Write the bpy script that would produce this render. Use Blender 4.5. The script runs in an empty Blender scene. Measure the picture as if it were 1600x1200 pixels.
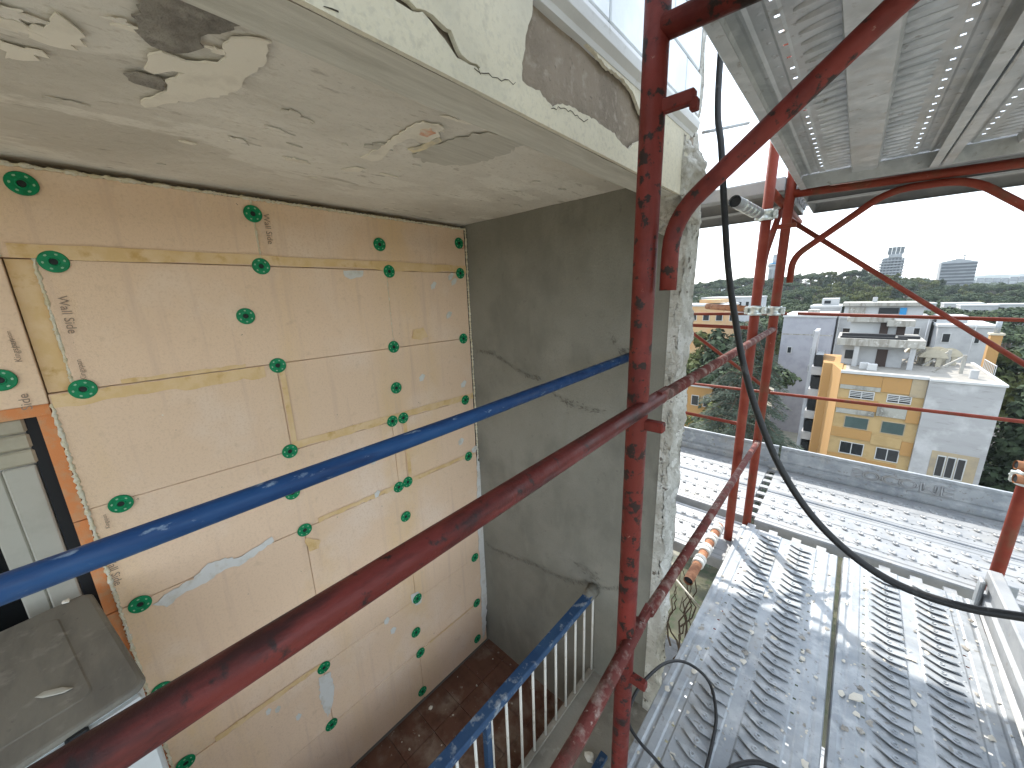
import bpy, bmesh, math, random
from mathutils import Vector, Matrix, noise
from mathutils.geometry import tessellate_polygon
random.seed(7)
SC = bpy.context.scene
COL = SC.collection

# ------------------------------------------------------------------ camera, sky, sun, exposure
# the camera stands at the world origin; +Y runs along the facade, +X points away from the building
RM = ((0.73922, 0.13422, -0.65995), (0.67280, -0.19060, 0.71485), (-0.02984, -0.97244, -0.23122))
FPX, CU, CV = 574.0, 800.0, 600.0
cam_d = bpy.data.cameras.new('camera')
cam_d.sensor_width = 36.0
cam_d.lens = 36.0 * FPX / 1600.0
cam_d.clip_start = 0.02
cam_d.clip_end = 20000
cam = bpy.data.objects.new('camera', cam_d)
COL.objects.link(cam)
cam.matrix_world = Matrix(((RM[0][0], -RM[0][1], -RM[0][2], 0), (RM[1][0], -RM[1][1], -RM[1][2], 0),
                           (RM[2][0], -RM[2][1], -RM[2][2], 0), (0, 0, 0, 1)))
SC.camera = cam

SUN_DIR = Vector((-0.60, 0.80, 0.0)).normalized()
SUN_EL = math.radians(44)
sun_vec = Vector((SUN_DIR.x * math.cos(SUN_EL), SUN_DIR.y * math.cos(SUN_EL), math.sin(SUN_EL)))
world = bpy.data.worlds.new('World')
SC.world = world
world.use_nodes = True
wn = world.node_tree
bg = wn.nodes['Background']
sky = wn.nodes.new('ShaderNodeTexSky')
sky.sky_type = 'NISHITA'
sky.sun_disc = False
sky.sun_elevation = SUN_EL
sky.sun_rotation = math.atan2(SUN_DIR.x, SUN_DIR.y)
sky.altitude = 60
sky.air_density = 1.0
sky.dust_density = 1.0
sky.ozone_density = 1.0
# thin bright cloud veil over the whole sky, a little uneven
tc_ = wn.nodes.new('ShaderNodeTexCoord'); mp_ = wn.nodes.new('ShaderNodeMapping'); mp_.inputs['Scale'].default_value = (1.0, 1.0, 3.0)
cn = wn.nodes.new('ShaderNodeTexNoise'); cn.inputs['Scale'].default_value = 2.6; cn.inputs['Detail'].default_value = 6; cn.inputs['Roughness'].default_value = .55
cr_ = wn.nodes.new('ShaderNodeMapRange'); cr_.inputs[1].default_value = .3; cr_.inputs[2].default_value = .7; cr_.inputs[3].default_value = .62; cr_.inputs[4].default_value = .84
mxw = wn.nodes.new('ShaderNodeMix'); mxw.data_type = 'RGBA'; mxw.inputs[7].default_value = (4.45, 4.9, 5.3, 1)
wn.links.new(tc_.outputs['Generated'], mp_.inputs[0]); wn.links.new(mp_.outputs[0], cn.inputs['Vector']); wn.links.new(cn.outputs['Fac'], cr_.inputs[0])
wn.links.new(cr_.outputs[0], mxw.inputs[0]); wn.links.new(sky.outputs[0], mxw.inputs[6]); wn.links.new(mxw.outputs[2], bg.inputs[0])
bg.inputs[1].default_value = 0.15
sun_d = bpy.data.lights.new('sun', 'SUN')
sun_d.energy = 2.0
sun_d.angle = math.radians(0.53)
sun_d.color = (1.0, 0.95, 0.87)
sun = bpy.data.objects.new('sun', sun_d)
COL.objects.link(sun)
sun.rotation_euler = sun_vec.to_track_quat('Z', 'Y').to_euler()
sun.location = (0, 0, 30)
vs = SC.view_settings
vs.view_transform = 'Standard'
vs.look = 'None'
vs.exposure = 1.85
vs.gamma = 1.0
vs.use_curve_mapping = False
SC.cycles.max_bounces = 8
SC.cycles.diffuse_bounces = 5
SC.cycles.glossy_bounces = 4
SC.cycles.transparent_max_bounces = 8
SC.cycles.caustics_reflective = False
SC.cycles.caustics_refractive = False

# ------------------------------------------------------------------ helpers
def ray(u, v):
    a, b, c = u - CU, v - CV, FPX
    return Vector([r[0] * a + r[1] * b + r[2] * c for r in RM])
def onx(u, v, x): d = ray(u, v); return d * (x / d.x)
def ony(u, v, y): d = ray(u, v); return d * (y / d.y)
def onz(u, v, z): d = ray(u, v); return d * (z / d.z)

class MB:
    """collects shapes; build() links them as ONE mesh object"""
    def __init__(s): s.v = []; s.f = []; s.sm = []
    def face(s, idx, sm=False): s.f.append(tuple(idx)); s.sm.append(sm)
    def quad(s, a, b, c, d, sm=False):
        n = len(s.v); s.v += [Vector(p) for p in (a, b, c, d)]; s.face((n, n+1, n+2, n+3), sm); return s
    def box(s, lo, hi):
        n = len(s.v); x0, y0, z0 = lo; x1, y1, z1 = hi
        s.v += [Vector(p) for p in ((x0,y0,z0),(x1,y0,z0),(x1,y1,z0),(x0,y1,z0),(x0,y0,z1),(x1,y0,z1),(x1,y1,z1),(x0,y1,z1))]
        for q in ((0,3,2,1),(4,5,6,7),(0,1,5,4),(1,2,6,5),(2,3,7,6),(3,0,4,7)): s.face([n+i for i in q])
        return s
    def bbox(s, lo, hi, b):
        """box with chamfered edges"""
        x0, y0, z0 = lo; x1, y1, z1 = hi
        b = min(b, (x1-x0)*.45, (y1-y0)*.45, (z1-z0)*.45)
        bm = bmesh.new(); bmesh.ops.create_cube(bm, size=1)
        for w in bm.verts: w.co = Vector(((x0+x1)/2 + w.co.x*(x1-x0), (y0+y1)/2 + w.co.y*(y1-y0), (z0+z1)/2 + w.co.z*(z1-z0)))
        bmesh.ops.bevel(bm, geom=bm.edges[:], offset=b, segments=1, affect='EDGES')
        s.bm(bm); bm.free(); return s
    def bm(s, bm, sm=False):
        n = len(s.v); bm.verts.index_update()
        s.v += [w.co.copy() for w in bm.verts]
        for q in bm.faces: s.face([n + w.index for w in q.verts], sm)
    def bar(s, a, b, w, h, up=(0, 0, 1)):
        a = Vector(a); b = Vector(b); d = (b-a).normalized(); up = Vector(up)
        sd = d.cross(up).normalized(); u2 = sd.cross(d)
        n = len(s.v)
        for p in (a, b):
            for i, j in ((-1,-1),(1,-1),(1,1),(-1,1)): s.v.append(p + sd*(i*w/2) + u2*(j*h/2))
        for q in ((0,1,2,3),(7,6,5,4),(0,4,5,1),(1,5,6,2),(2,6,7,3),(3,7,4,0)): s.face([n+i for i in q])
        return s
    def tube(s, pts, r, n=14, caps=True, rs=None, sm=True, hollow=False):
        pts = [Vector(p) for p in pts]; base = len(s.v); prev = None
        for i, p in enumerate(pts):
            if i == 0: d = pts[1]-p
            elif i == len(pts)-1: d = p-pts[i-1]
            else: d = (pts[i+1]-p).normalized() + (p-pts[i-1]).normalized()
            d.normalize()
            if prev is None:
                ref = Vector((0,0,1)) if abs(d.z) < .9 else Vector((1,0,0))
                a = d.cross(ref).normalized()
            else:
                a = (prev - d*prev.dot(d)).normalized()
            prev = a; b = d.cross(a); rr = rs[i] if rs else r
            for k in range(n):
                t = 2*math.pi*k/n; s.v.append(p + a*(rr*math.cos(t)) + b*(rr*math.sin(t)))
        for i in range(len(pts)-1):
            for k in range(n):
                k2 = (k+1) % n
                s.face((base+i*n+k, base+i*n+k2, base+(i+1)*n+k2, base+(i+1)*n+k), sm)
        if caps:
            if not hollow: s.face([base+k for k in reversed(range(n))])
            s.face([base+(len(pts)-1)*n+k for k in range(n)])
        return s
    def cyl(s, a, b, r, n=14, r2=None): return s.tube([a, b], r, n, True, [r, r if r2 is None else r2])
    def prism(s, loop, off, holes=()):
        """flat loop (list of Vectors) pushed along off, with side walls and optional holes"""
        off = Vector(off); loops = [[Vector(p) for p in loop]] + [[Vector(p) for p in h] for h in holes]
        tris = tessellate_polygon(loops); flat = [p for l in loops for p in l]
        n = len(s.v); N = len(flat)
        s.v += [p.copy() for p in flat] + [p+off for p in flat]
        for t in tris:
            a, b, c = t
            nn = (flat[b]-flat[a]).cross(flat[c]-flat[a])
            if nn.dot(off) < 0: a, c = c, a
            s.face((n+N+a, n+N+b, n+N+c)); s.face((n+c, n+b, n+a))
        o = 0
        for l in loops:
            m = len(l)
            for i in range(m):
                j = (i+1) % m; s.face((n+o+i, n+o+j, n+N+o+j, n+N+o+i))
            o += m
        return s
    def grid(s, fn, nu, nv, sm=True):
        n = len(s.v)
        for i in range(nu+1):
            for j in range(nv+1): s.v.append(Vector(fn(i/nu, j/nv)))
        for i in range(nu):
            for j in range(nv):
                a = n+i*(nv+1)+j; s.face((a, a+nv+1, a+nv+2, a+1), sm)
        return s
    def xf(s, M, start=0):
        for i in range(start, len(s.v)): s.v[i] = M @ s.v[i]
        return s
    def mesh(s, name, origin):
        me = bpy.data.meshes.new(name)
        me.from_pydata([(p - origin)[:] for p in s.v], [], s.f)
        me.polygons.foreach_set('use_smooth', s.sm)
        me.update(); return me
    def build(s, name, mat, parent=None, origin=None, **tags):
        if origin is None:
            lo = Vector([min(p[i] for p in s.v) for i in range(3)]); hi = Vector([max(p[i] for p in s.v) for i in range(3)])
            origin = (lo+hi)/2
            if parent is None: origin.z = lo.z
        o = bpy.data.objects.new(name, s.mesh(name, Vector(origin)))
        COL.objects.link(o); o.data.materials.append(mat)
        WL[o.name] = Vector(origin)
        if parent is not None:
            o.parent = parent; o.location = Vector(origin) - WL[parent.name]
        else: o.location = origin
        tag(o, **tags); return o
WL = {}
def tag(o, label=None, cat=None, group=None, kind=None):
    if label: o['label'] = label
    if cat: o['category'] = cat
    if group: o['group'] = group
    if kind: o['kind'] = kind
    return o
def empty(name, loc, label=None, cat=None, group=None, kind=None):
    o = bpy.data.objects.new(name, None); COL.objects.link(o); o.location = loc; o.empty_display_size = .1
    WL[o.name] = Vector(loc); return tag(o, label, cat, group, kind)
def copy_tree(o, parent=None, loc=None, rz=None, scale=None, label=None):
    c = o.copy(); COL.objects.link(c); c.parent = parent
    if loc is not None: c.location = loc
    if rz is not None: c.rotation_euler = (0, 0, rz)
    if scale is not None: c.scale = scale
    if label: c['label'] = label
    WL[c.name] = Vector(c.location)
    for ch in KIDS.get(o.name, [x for x in o.children]): copy_tree(ch, c)
    return c
KIDS = {}

# ------------------------------------------------------------------ materials
def pmat(name, col, rough=.8, metal=0.0, layers=(), bump=None, spec=.4, rvar=None, trans=None):
    """layers: (colour, scale, lo, hi, detail, stretch) noise masks over world position; bump: (scale, strength, distance[, stretch])"""
    m = bpy.data.materials.new(name); m.use_nodes = True; nt = m.node_tree; N = nt.nodes; L = nt.links
    b = N['Principled BSDF']; b.inputs['Roughness'].default_value = rough; b.inputs['Metallic'].default_value = metal
    b.inputs['Specular IOR Level'].default_value = spec
    geo = N.new('ShaderNodeNewGeometry')
    def nz(scale, detail, stretch, off, r=.6):
        mp = N.new('ShaderNodeMapping'); mp.inputs['Scale'].default_value = stretch; mp.inputs['Location'].default_value = (off, off*.7, off*1.3)
        L.new(geo.outputs['Position'], mp.inputs['Vector'])
        t = N.new('ShaderNodeTexNoise'); t.inputs['Scale'].default_value = scale; t.inputs['Detail'].default_value = detail
        t.inputs['Roughness'].default_value = r
        L.new(mp.outputs[0], t.inputs['Vector']); return t.outputs['Fac']
    cur = None
    for i, ly in enumerate(layers):
        c2, sc, lo, hi = ly[:4]; det = ly[4] if len(ly) > 4 else 5; st = ly[5] if len(ly) > 5 else (1, 1, 1)
        mr = N.new('ShaderNodeMapRange'); mr.inputs[1].default_value = lo; mr.inputs[2].default_value = hi
        mr.inputs[3].default_value = 0; mr.inputs[4].default_value = ly[6] if len(ly) > 6 else 1
        L.new(nz(sc, det, st, 3.1*i + 1.7), mr.inputs[0])
        mx = N.new('ShaderNodeMix'); mx.data_type = 'RGBA'
        L.new(mr.outputs[0], mx.inputs[0])
        if cur is None: mx.inputs[6].default_value = (*col, 1)
        else: L.new(cur, mx.inputs[6])
        mx.inputs[7].default_value = (*c2, 1); cur = mx.outputs[2]
    if cur is None: b.inputs['Base Color'].default_value = (*col, 1)
    else: L.new(cur, b.inputs['Base Color'])
    if rvar:
        mr = N.new('ShaderNodeMapRange'); mr.inputs[1].default_value = .35; mr.inputs[2].default_value = .65
        mr.inputs[3].default_value = rvar[1]; mr.inputs[4].default_value = rvar[2]
        L.new(nz(rvar[0], 5, (1,1,1), 9.0), mr.inputs[0]); L.new(mr.outputs[0], b.inputs['Roughness'])
    if bump:
        bp = N.new('ShaderNodeBump'); bp.inputs['Strength'].default_value = bump[1]; bp.inputs['Distance'].default_value = bump[2]
        L.new(nz(bump[0], 8, bump[3] if len(bump) > 3 else (1,1,1), 5.0, .65), bp.inputs['Height']); L.new(bp.outputs[0], b.inputs['Normal'])
    if trans:
        b.inputs['Transmission Weight'].default_value = 0
    return m

M = {}
M['board'] = pmat('insulation facing', (.83,.605,.425), .88, 0, [((.80,.56,.30), 1.7, .50, .70, 4, (1,1.5,.35), .8), ((.85,.66,.51), 3.0, .5, .7, 4), ((.64,.45,.34), 5, .56, .74, 9, (1,4.2,.22), .55), ((.72,.51,.35), 130, .50, .66, 6, (1,1,1), .6), ((.60,.42,.27), 22, .60, .74, 9, (1,1,1), .4), ((.22,.15,.10), 38, .74, .765, 3), ((.86,.82,.74), 26, .745, .77, 4)], (260, .3, .003))
M['board_edge'] = pmat('orange foam core', (.70,.27,.10), .9, 0, [((.62,.33,.17), 30, .45, .65)], (300, .4, .003))
M['glue'] = pmat('brown glue smear', (.735,.50,.235), .55, 0, [((.80,.575,.33), 14, .40, .60, 7), ((.60,.36,.12), 22, .58, .74, 6)], (160, .2, .002))
M['bead'] = pmat('foam bead', (.78,.68,.46), .85, 0, [((.86,.80,.66), 60, .4, .6), ((.62,.49,.28), 90, .62, .72)], (220, 1.0, .006))
M['filler'] = pmat('white filler', (.72,.70,.66), .8, 0, [((.60,.55,.47), 20, .5, .7)], (90, .4, .004))
M['green'] = pmat('green plastic', (.0,.235,.09), .42, 0, [((.0,.18,.065), 40, .45, .6)], spec=.3)
M['darkplug'] = pmat('dark plug', (.012,.016,.014), .6)
M['greenlight'] = pmat('pale slot', (.30,.50,.33), .6)
M['ink'] = pmat('grey print', (.33,.24,.18), .9)
M['redink'] = pmat('red pencil', (.45,.13,.07), .9)
M['render'] = pmat('grey cement render', (.215,.205,.170), .92, 0, [((.275,.262,.222), 1.6, .45, .68, 4), ((.165,.157,.132), 2.6, .50, .70, 8, (1,1,.7)), ((.25,.24,.20), 9, .5, .7, 8, (1,1,.4)), ((.15,.142,.12), 28, .62, .74, 8, (1,1,1), .6), ((.19,.18,.15), 180, .5, .66, 4, (1,1,1), .5)], (90, .5, .004))
M['smear'] = pmat('wet cement smear', (.150,.140,.115), .95, 0, [((.20,.19,.157), 40, .42, .6, 8)], (70, .5, .005))
M['soffit'] = pmat('old soffit plaster', (.81,.77,.69), .95, 0, [((.60,.56,.485), 1.5, .44, .62, 8, (1,.6,1)), ((.86,.825,.745), 2.6, .545, .575, 12, (1.5,.55,1), .75), ((.69,.63,.53), 1.1, .55, .70, 6), ((.42,.38,.31), 4.2, .615, .66, 12, (2.0,.45,1), .65), ((.38,.34,.28), 17, .63, .70, 10, (2.0,.6,1), .7), ((.88,.84,.75), 9, .655, .675, 12, (1.4,.6,1), .8), ((.55,.50,.41), 70, .56, .68, 6, (1.5,.7,1), .5)], (26, .9, .008, (1.6,.6,1)))
M['softdark'] = pmat('bare concrete', (.36,.335,.295), .96, 0, [((.20,.185,.165), 9, .5, .64, 9), ((.48,.45,.40), 16, .55, .7, 8)], (45, 1.0, .014))
M['softlight'] = pmat('pale plaster patch', (.86,.81,.70), .93, 0, [((.74,.69,.59), 12, .5, .66, 8)], (34, .4, .004))
M['softyellow'] = pmat('yellowed plaster', (.82,.73,.50), .93, 0, [((.6,.55,.44), 20, .45, .6)], (40, .3, .003))
M['softred'] = pmat('brick-stained plaster', (.76,.42,.28), .93, 0, [((.80,.70,.57), 30, .45, .62)], (40, .3, .003))
M['band'] = pmat('trowelled edge plaster', (.56,.535,.465), .93, 0, [((.64,.615,.54), 20, .42, .65, 7, (6,.35,6)), ((.45,.425,.36), 9, .55, .72, 7, (3,.4,3))], (60, .5, .004, (5,.25,5)))
M['cream'] = pmat('cream masonry paint', (.74,.695,.555), .9, 0, [((.60,.57,.47), 3.0, .46, .64, 9), ((.48,.45,.37), 30, .58, .70, 9, (1,1,1), .6), ((.58,.55,.46), 120, .5, .64, 4, (1,1,1), .5), ((.42,.38,.30), 5, .63, .70, 10, (1,.6,1.5), .6)], (70, .6, .004))
M['mortar'] = pmat('exposed brown mortar', (.345,.290,.23), .97, 0, [((.255,.215,.17), 5, .45, .65, 8), ((.42,.365,.30), 42, .54, .68, 8), ((.16,.13,.105), 75, .64, .74, 6)], (75, .9, .008))
M['rough'] = pmat('broken plaster', (.68,.66,.59), .97, 0, [((.54,.515,.45), 8, .45, .60, 11), ((.78,.76,.70), 13, .53, .58, 11), ((.20,.175,.14), 20, .62, .66, 11), ((.36,.33,.27), 60, .58, .66, 6, (1,1,1), .7)], (34, 1.0, .03))
M['mould'] = pmat('white painted moulding', (.66,.67,.66), .6, 0, [((.54,.55,.54), 6, .5, .68, 7, (1,.3,2)), ((.42,.41,.37), 22, .62, .74, 7)], (40, .25, .004))
M['tile'] = pmat('white glazed wall tile', (.70,.735,.75), .28, 0, [((.60,.63,.64), 5, .46, .64, 6), ((.42,.41,.38), 28, .66, .76, 7)], (20, .1, .003))
M['grout'] = pmat('dark tile bed', (.20,.19,.17), .95, 0, (), (60, .5, .004))
M['floor_tile'] = pmat('terracotta floor tile', (.145,.068,.045), .75, 0, [((.33,.27,.215), 3.2, .50, .70, 9), ((.10,.045,.03), 12, .5, .7, 6), ((.45,.40,.34), 30, .65, .75, 8)], (50, .3, .004))
M['ledge'] = pmat('muddy concrete', (.34,.315,.265), .95, 0, [((.24,.22,.185), 5, .48, .66, 8), ((.46,.43,.37), 14, .58, .72, 8)], (30, .6, .01))
M['blue'] = pmat('blue paint', (.008,.046,.145), .45, 0, [((.013,.068,.19), 9, .45, .65, 6, (4,.6,4)), ((.004,.028,.10), 14, .52, .7, 7, (3,.5,3)), ((.30,.38,.46), 30, .61, .70, 9, (1.6,.7,1.6), .8)], (50, .25, .004), rvar=(20, .32, .6), spec=.3)
M['blue_worn'] = pmat('dusty blue paint', (.022,.062,.135), .65, 0, [((.012,.045,.115), 9, .46, .62, 7), ((.30,.33,.35), 26, .54, .68, 9, (1,1,1), .8), ((.12,.09,.07), 22, .66, .75, 7)], (50, .3, .004))
M['white_paint'] = pmat('white painted iron', (.72,.70,.64), .55, 0, [((.55,.50,.42), 20, .54, .7, 7), ((.26,.13,.07), 40, .68, .76, 6)])
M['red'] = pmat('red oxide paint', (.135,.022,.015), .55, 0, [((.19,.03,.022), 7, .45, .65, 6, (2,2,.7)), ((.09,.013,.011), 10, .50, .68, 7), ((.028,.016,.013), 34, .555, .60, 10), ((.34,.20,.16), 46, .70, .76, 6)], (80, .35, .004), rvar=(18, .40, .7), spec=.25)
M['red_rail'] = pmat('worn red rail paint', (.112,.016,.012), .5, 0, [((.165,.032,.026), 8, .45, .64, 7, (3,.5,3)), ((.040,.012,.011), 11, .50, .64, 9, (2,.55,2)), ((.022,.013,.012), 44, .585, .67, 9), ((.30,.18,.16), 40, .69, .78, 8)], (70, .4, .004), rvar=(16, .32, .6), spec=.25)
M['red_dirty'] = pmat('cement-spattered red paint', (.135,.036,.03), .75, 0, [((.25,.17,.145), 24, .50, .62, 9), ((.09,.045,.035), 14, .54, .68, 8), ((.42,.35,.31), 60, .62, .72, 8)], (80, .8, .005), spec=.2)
M['red_sun'] = pmat('sunlit red scaffold paint', (.185,.029,.015), .6, 0, [((.23,.048,.026), 9, .45, .65, 6), ((.14,.055,.03), 12, .52, .68, 8, (1,1,.5)), ((.36,.2,.15), 50, .67, .76, 7)], (80, .3, .004), spec=.25)  # lighter copy of the red paint, sunlight put into its colour
M['rust'] = pmat('rusty steel tube', (.37,.17,.085), .8, 0, [((.22,.085,.04), 18, .45, .62, 8), ((.55,.38,.26), 30, .6, .72, 7)], (80, .5, .004))
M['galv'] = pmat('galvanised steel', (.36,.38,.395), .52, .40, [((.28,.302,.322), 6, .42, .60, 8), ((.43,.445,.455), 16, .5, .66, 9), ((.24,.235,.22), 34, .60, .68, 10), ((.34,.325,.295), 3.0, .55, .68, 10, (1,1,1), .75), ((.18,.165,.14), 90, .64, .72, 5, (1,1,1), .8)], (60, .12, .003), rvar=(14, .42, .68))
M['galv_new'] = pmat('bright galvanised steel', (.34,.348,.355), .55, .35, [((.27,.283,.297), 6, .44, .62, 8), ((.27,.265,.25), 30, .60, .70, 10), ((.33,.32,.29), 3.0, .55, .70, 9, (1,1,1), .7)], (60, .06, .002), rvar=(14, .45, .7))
M['galv_over'] = pmat('brightened galvanised steel', (.58,.60,.605), .44, .5, [((.48,.505,.515), 6, .42, .60, 8), ((.66,.675,.68), 16, .5, .66, 9), ((.36,.35,.33), 34, .62, .70, 10), ((.46,.45,.42), 3.0, .56, .70, 10, (1,1,1), .6)], (60, .1, .003), rvar=(14, .34, .56))  # galvanised steel made paler to lift the shaded overhead undersides
M['zinc'] = pmat('zinc plated coupler', (.62,.66,.64), .32, .8, [((.40,.43,.42), 40, .5, .7, 6)], (60, .3, .003))
M['wrap'] = pmat('pale coupler band', (.66,.64,.59), .6, .1, [((.45,.40,.34), 40, .52, .7, 6)], (60, .4, .004))
M['cable'] = pmat('black rubber hose', (.012,.012,.012), .5, 0, [((.09,.085,.08), 26, .62, .74, 6)], (60, .2, .003))
M['alu'] = pmat('beige window aluminium', (.46,.44,.375), .5, 0, [((.40,.38,.32), 8, .48, .66, 5)])
M['alu_slat'] = pmat('beige shutter slat', (.44,.40,.30), .6, 0, [((.36,.325,.24), 9, .48, .66, 5)])
M['blackgap'] = pmat('black gasket', (.012,.014,.016), .7)  # black standing in for the shade inside gaps, bores and breaks
M['glass'] = pmat('dark window glass', (.008,.009,.010), .12, 0, spec=.5)
M['apptop'] = pmat('dusty grey worktop', (.215,.20,.165), .85, 0, [((.16,.148,.125), 6, .46, .64, 8, (.5,2,1)), ((.28,.265,.225), 16, .56, .7, 8), ((.12,.11,.095), 34, .64, .74, 7)], (70, .2, .003))
M['appbody'] = pmat('white enamel', (.55,.57,.56), .4, 0, [((.47,.48,.47), 5, .48, .66, 6)])
M['chip'] = pmat('plaster chip', (.58,.54,.46), .95, 0, (), (60, .5, .004))
M['door_dark'] = pmat('dark crack', (.06,.05,.04), .95)
M['branch'] = pmat('dry creeper', (.085,.062,.045), .9)

# ------------------------------------------------------------------ the loggia being renovated
XA, YB, ZF, ZC = -1.73, 1.52, -2.545, .412
XE = -.49       # facade line
def yz(u, v, x=XA): p = onx(u, v, x); return (p.y, p.z)

# ---- insulated wall
iw = empty('insulated_wall', (XA, .6, ZF), 'back wall of the balcony clad in buff insulation boards with green discs', 'wall')
T = .07
def board(y0, y1, z0, z1, x=XA, name='insulation_board', dx=None):
    d = random.uniform(-.003, .0022) if dx is None else dx
    return MB().bbox((x-T, y0+.0011, z0+.0011), (x+d, y1-.0011, z1-.0011), .002).build(name, M['board'], iw)
YL, YR = -.155, 1.505
rows = [(.145, .386, [YL-.9, .457, YR]), (-.24, .145, [-.10, .985, YR]), (-.625, -.24, [YL, .445, YR]), (-1.01, -.625, [YL, .928, .985, YR]),
        (-1.395, -1.01, [YL, .437, YR]), (-1.775, -1.395, [YL, .955, YR]), (-2.155, -1.775, [YL, .41, YR]), (-2.53, -2.155, [YL, .94, YR])]
for z0, z1, ys in rows:
    for a, b in zip(ys, ys[1:]): board(a, b, z0, z1)
board(-1.1, YL, -.268, .145, dx=.006)                                            # board above the window
MB().box((XA-T, YL+.002, -.238), (XA-.012, -.102, .143)).build('recessed_strip', M['glue'], iw)
MB().box((XA-.25, YL+.004, ZF), (XA-T-.003, YR+.2, ZC+.02)).build('masonry_backing', M['mortar'], iw)
MB().box((XA-.25, -2.4, -.262), (XA-T-.003, YL+.002, ZC+.02)).build('lintel_backing', M['mortar'], iw)
# glue smears along the joints
def smear(y0, y1, z0, z1, jag=.004, mat='glue', name='glue_smear', n=22, x=XA+.0028, th=.0008, seed=0):
    rnd = random.Random(seed*91+int(abs(y0*977+z0*313)))
    top = [Vector((x, y0+(y1-y0)*i/n, z1+rnd.uniform(-jag, jag)*.5)) for i in range(n+1)]
    bot = [Vector((x, y0+(y1-y0)*i/n, z0+rnd.uniform(-jag, jag)*1.3)) for i in range(n, -1, -1)]
    return MB().prism(top+bot, (th, 0, 0)).build(name, M[mat], iw)
smear(-.14, 1.50, .147, .185, .005)
smear(-.15, .40, -.285, -.243, .006)
smear(.47, 1.50, -.622, -.588, .005)
smear(.50, .93, -1.006, -.985, .006); smear(.99, 1.48, -1.007, -.985, .004)
smear(-.02, .40, -1.772, -1.748, .006); smear(.45, .47, -.62, -.245, .003, n=6)
smear(.0, .34, -.225, -.238, .002); smear(1.02, 1.42, -2.152, -2.143, .004)
smear(.99, 1.01, -1.0, -.63, .004, n=8)
# filler smears
def blob(pts, mat, name, parent, x=None, th=.002, axis='x', jag=.0, sub=3, seed=1):
    """ragged flat patch through pixel outline pts, on plane x=const (axis x) or z=const (axis z)"""
    rnd = random.Random(seed); P = [Vector(onx(u, v, x) if axis == 'x' else onz(u, v, x)) for u, v in pts]
    out = []
    for i, p in enumerate(P):
        q = P[(i+1) % len(P)]; L = (q-p).length; k = max(2, min(14, int(L/.012)))
        for j in range(k):
            t = j/k; w = p.lerp(q, t); r = rnd.uniform(-jag, jag); r2 = rnd.uniform(-jag, jag)
            w = w + (Vector((0, r, r2)) if axis == 'x' else Vector((r, r2, 0)))
            out.append(w)
    off = (th, 0, 0) if axis == 'x' else (0, 0, -th)
    return MB().prism(out, off).build(name, M[mat], parent)
XF = XA+.003
blob([(240,945),(262,925),(300,905),(325,880),(350,872),(372,872),(400,855),(425,838),(428,845),(400,866),(378,882),(350,890),(322,910),(290,925),(262,946)], 'filler', 'filler_smear', iw, XF, .002, 'x', .004)
blob([(498,1058),(516,1050),(522,1075),(519,1100),(513,1120),(506,1110),(500,1090)], 'filler', 'filler_smear', iw, XF, .002, 'x', .004, seed=4)
blob([(745,712),(751,735),(755,790),(758,870),(761,940),(758,985),(754,1000),(752,940),(748,850),(745,780)], 'filler', 'filler_smear', iw, XF+.001, .003, 'x', .006, seed=5)
blob([(536,423),(568,423),(566,432),(548,436),(538,432)], 'filler', 'filler_smear', iw, XF, .0015, 'x', .002, seed=6)
blob([(642,930),(652,924),(660,930),(658,942),(650,946),(643,940)], 'filler', 'filler_smear', iw, XF-.0005, .0015, 'x', .003, seed=8)
for i, (u, v) in enumerate([(700,432),(673,446),(697,492),(720,600),(716,690),(737,702),(415,1112),(462,1120),(430,1108),(600,970),(610,985),(705,440),(655,590),(660,680),(580,720),(585,772)]):
    blob([(u,v),(u+5,v-6),(u+9,v-4),(u+6,v+4),(u+1,v+6)], 'filler', 'filler_smear', iw, XF-.0003, .0012, 'x', .0015, seed=20+i)
blob([(645,515),(662,512),(668,525),(655,532),(644,528)], 'glue', 'glue_smear', iw, XF, .001, 'x', .004, seed=40)
blob([(478,840),(500,845),(498,856),(486,862),(478,852)], 'glue', 'glue_smear', iw, XF, .001, 'x', .005, seed=41)
# foam beads
def bead(pts, r, name='foam_bead', seed=0, parent=iw, step=.006, mat='bead', fl=.75):
    rnd = random.Random(seed); P = [Vector(p) for p in pts]; out = []; rs = []
    for a, b in zip(P, P[1:]):
        k = max(2, int((b-a).length/step))
        for j in range(k): out.append(a.lerp(b, j/k))
    out.append(P[-1]); q = []
    for p in out:
        q.append(p + Vector((rnd.uniform(-.15,.15)*r, rnd.uniform(-.28,.28)*r, rnd.uniform(-.28,.28)*r))); rs.append(r*rnd.uniform(.45, 1.5))
    return MB().tube(q, r, 7, True, rs).build(name, M[mat], parent)
bead([(XA, YL-.9, .388), (XA, YR+.012, .388)], .0055, seed=1)
bead([(XA, YR+.008, .388), (XA, YR+.008, -.25)], .005, seed=2)
bead([(XA, YR+.01, -.25), (XA, YR+.01, -1.05)], .005, seed=3)
bead([(XA, .457, .145), (XA, .457, .384)], .0035, seed=4)
bead([(XA, -.100, .145), (XA-.003, -.100, -.24)], .0042, seed=5)
bead([(XA, YL-.004, .20), (XA, YL-.004, .145)], .005, seed=6)
bead([(XA, YL+.003, -.27), (XA, YL+.003, -1.75)], .0055, seed=7)
bead([(XA, YL+.003, -1.75), (XA, YL+.003, -2.5)], .0045, seed=8)
bead([(XA-.004, .985, -.24), (XA-.004, .985, .14)], .0028, seed=9)
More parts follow.
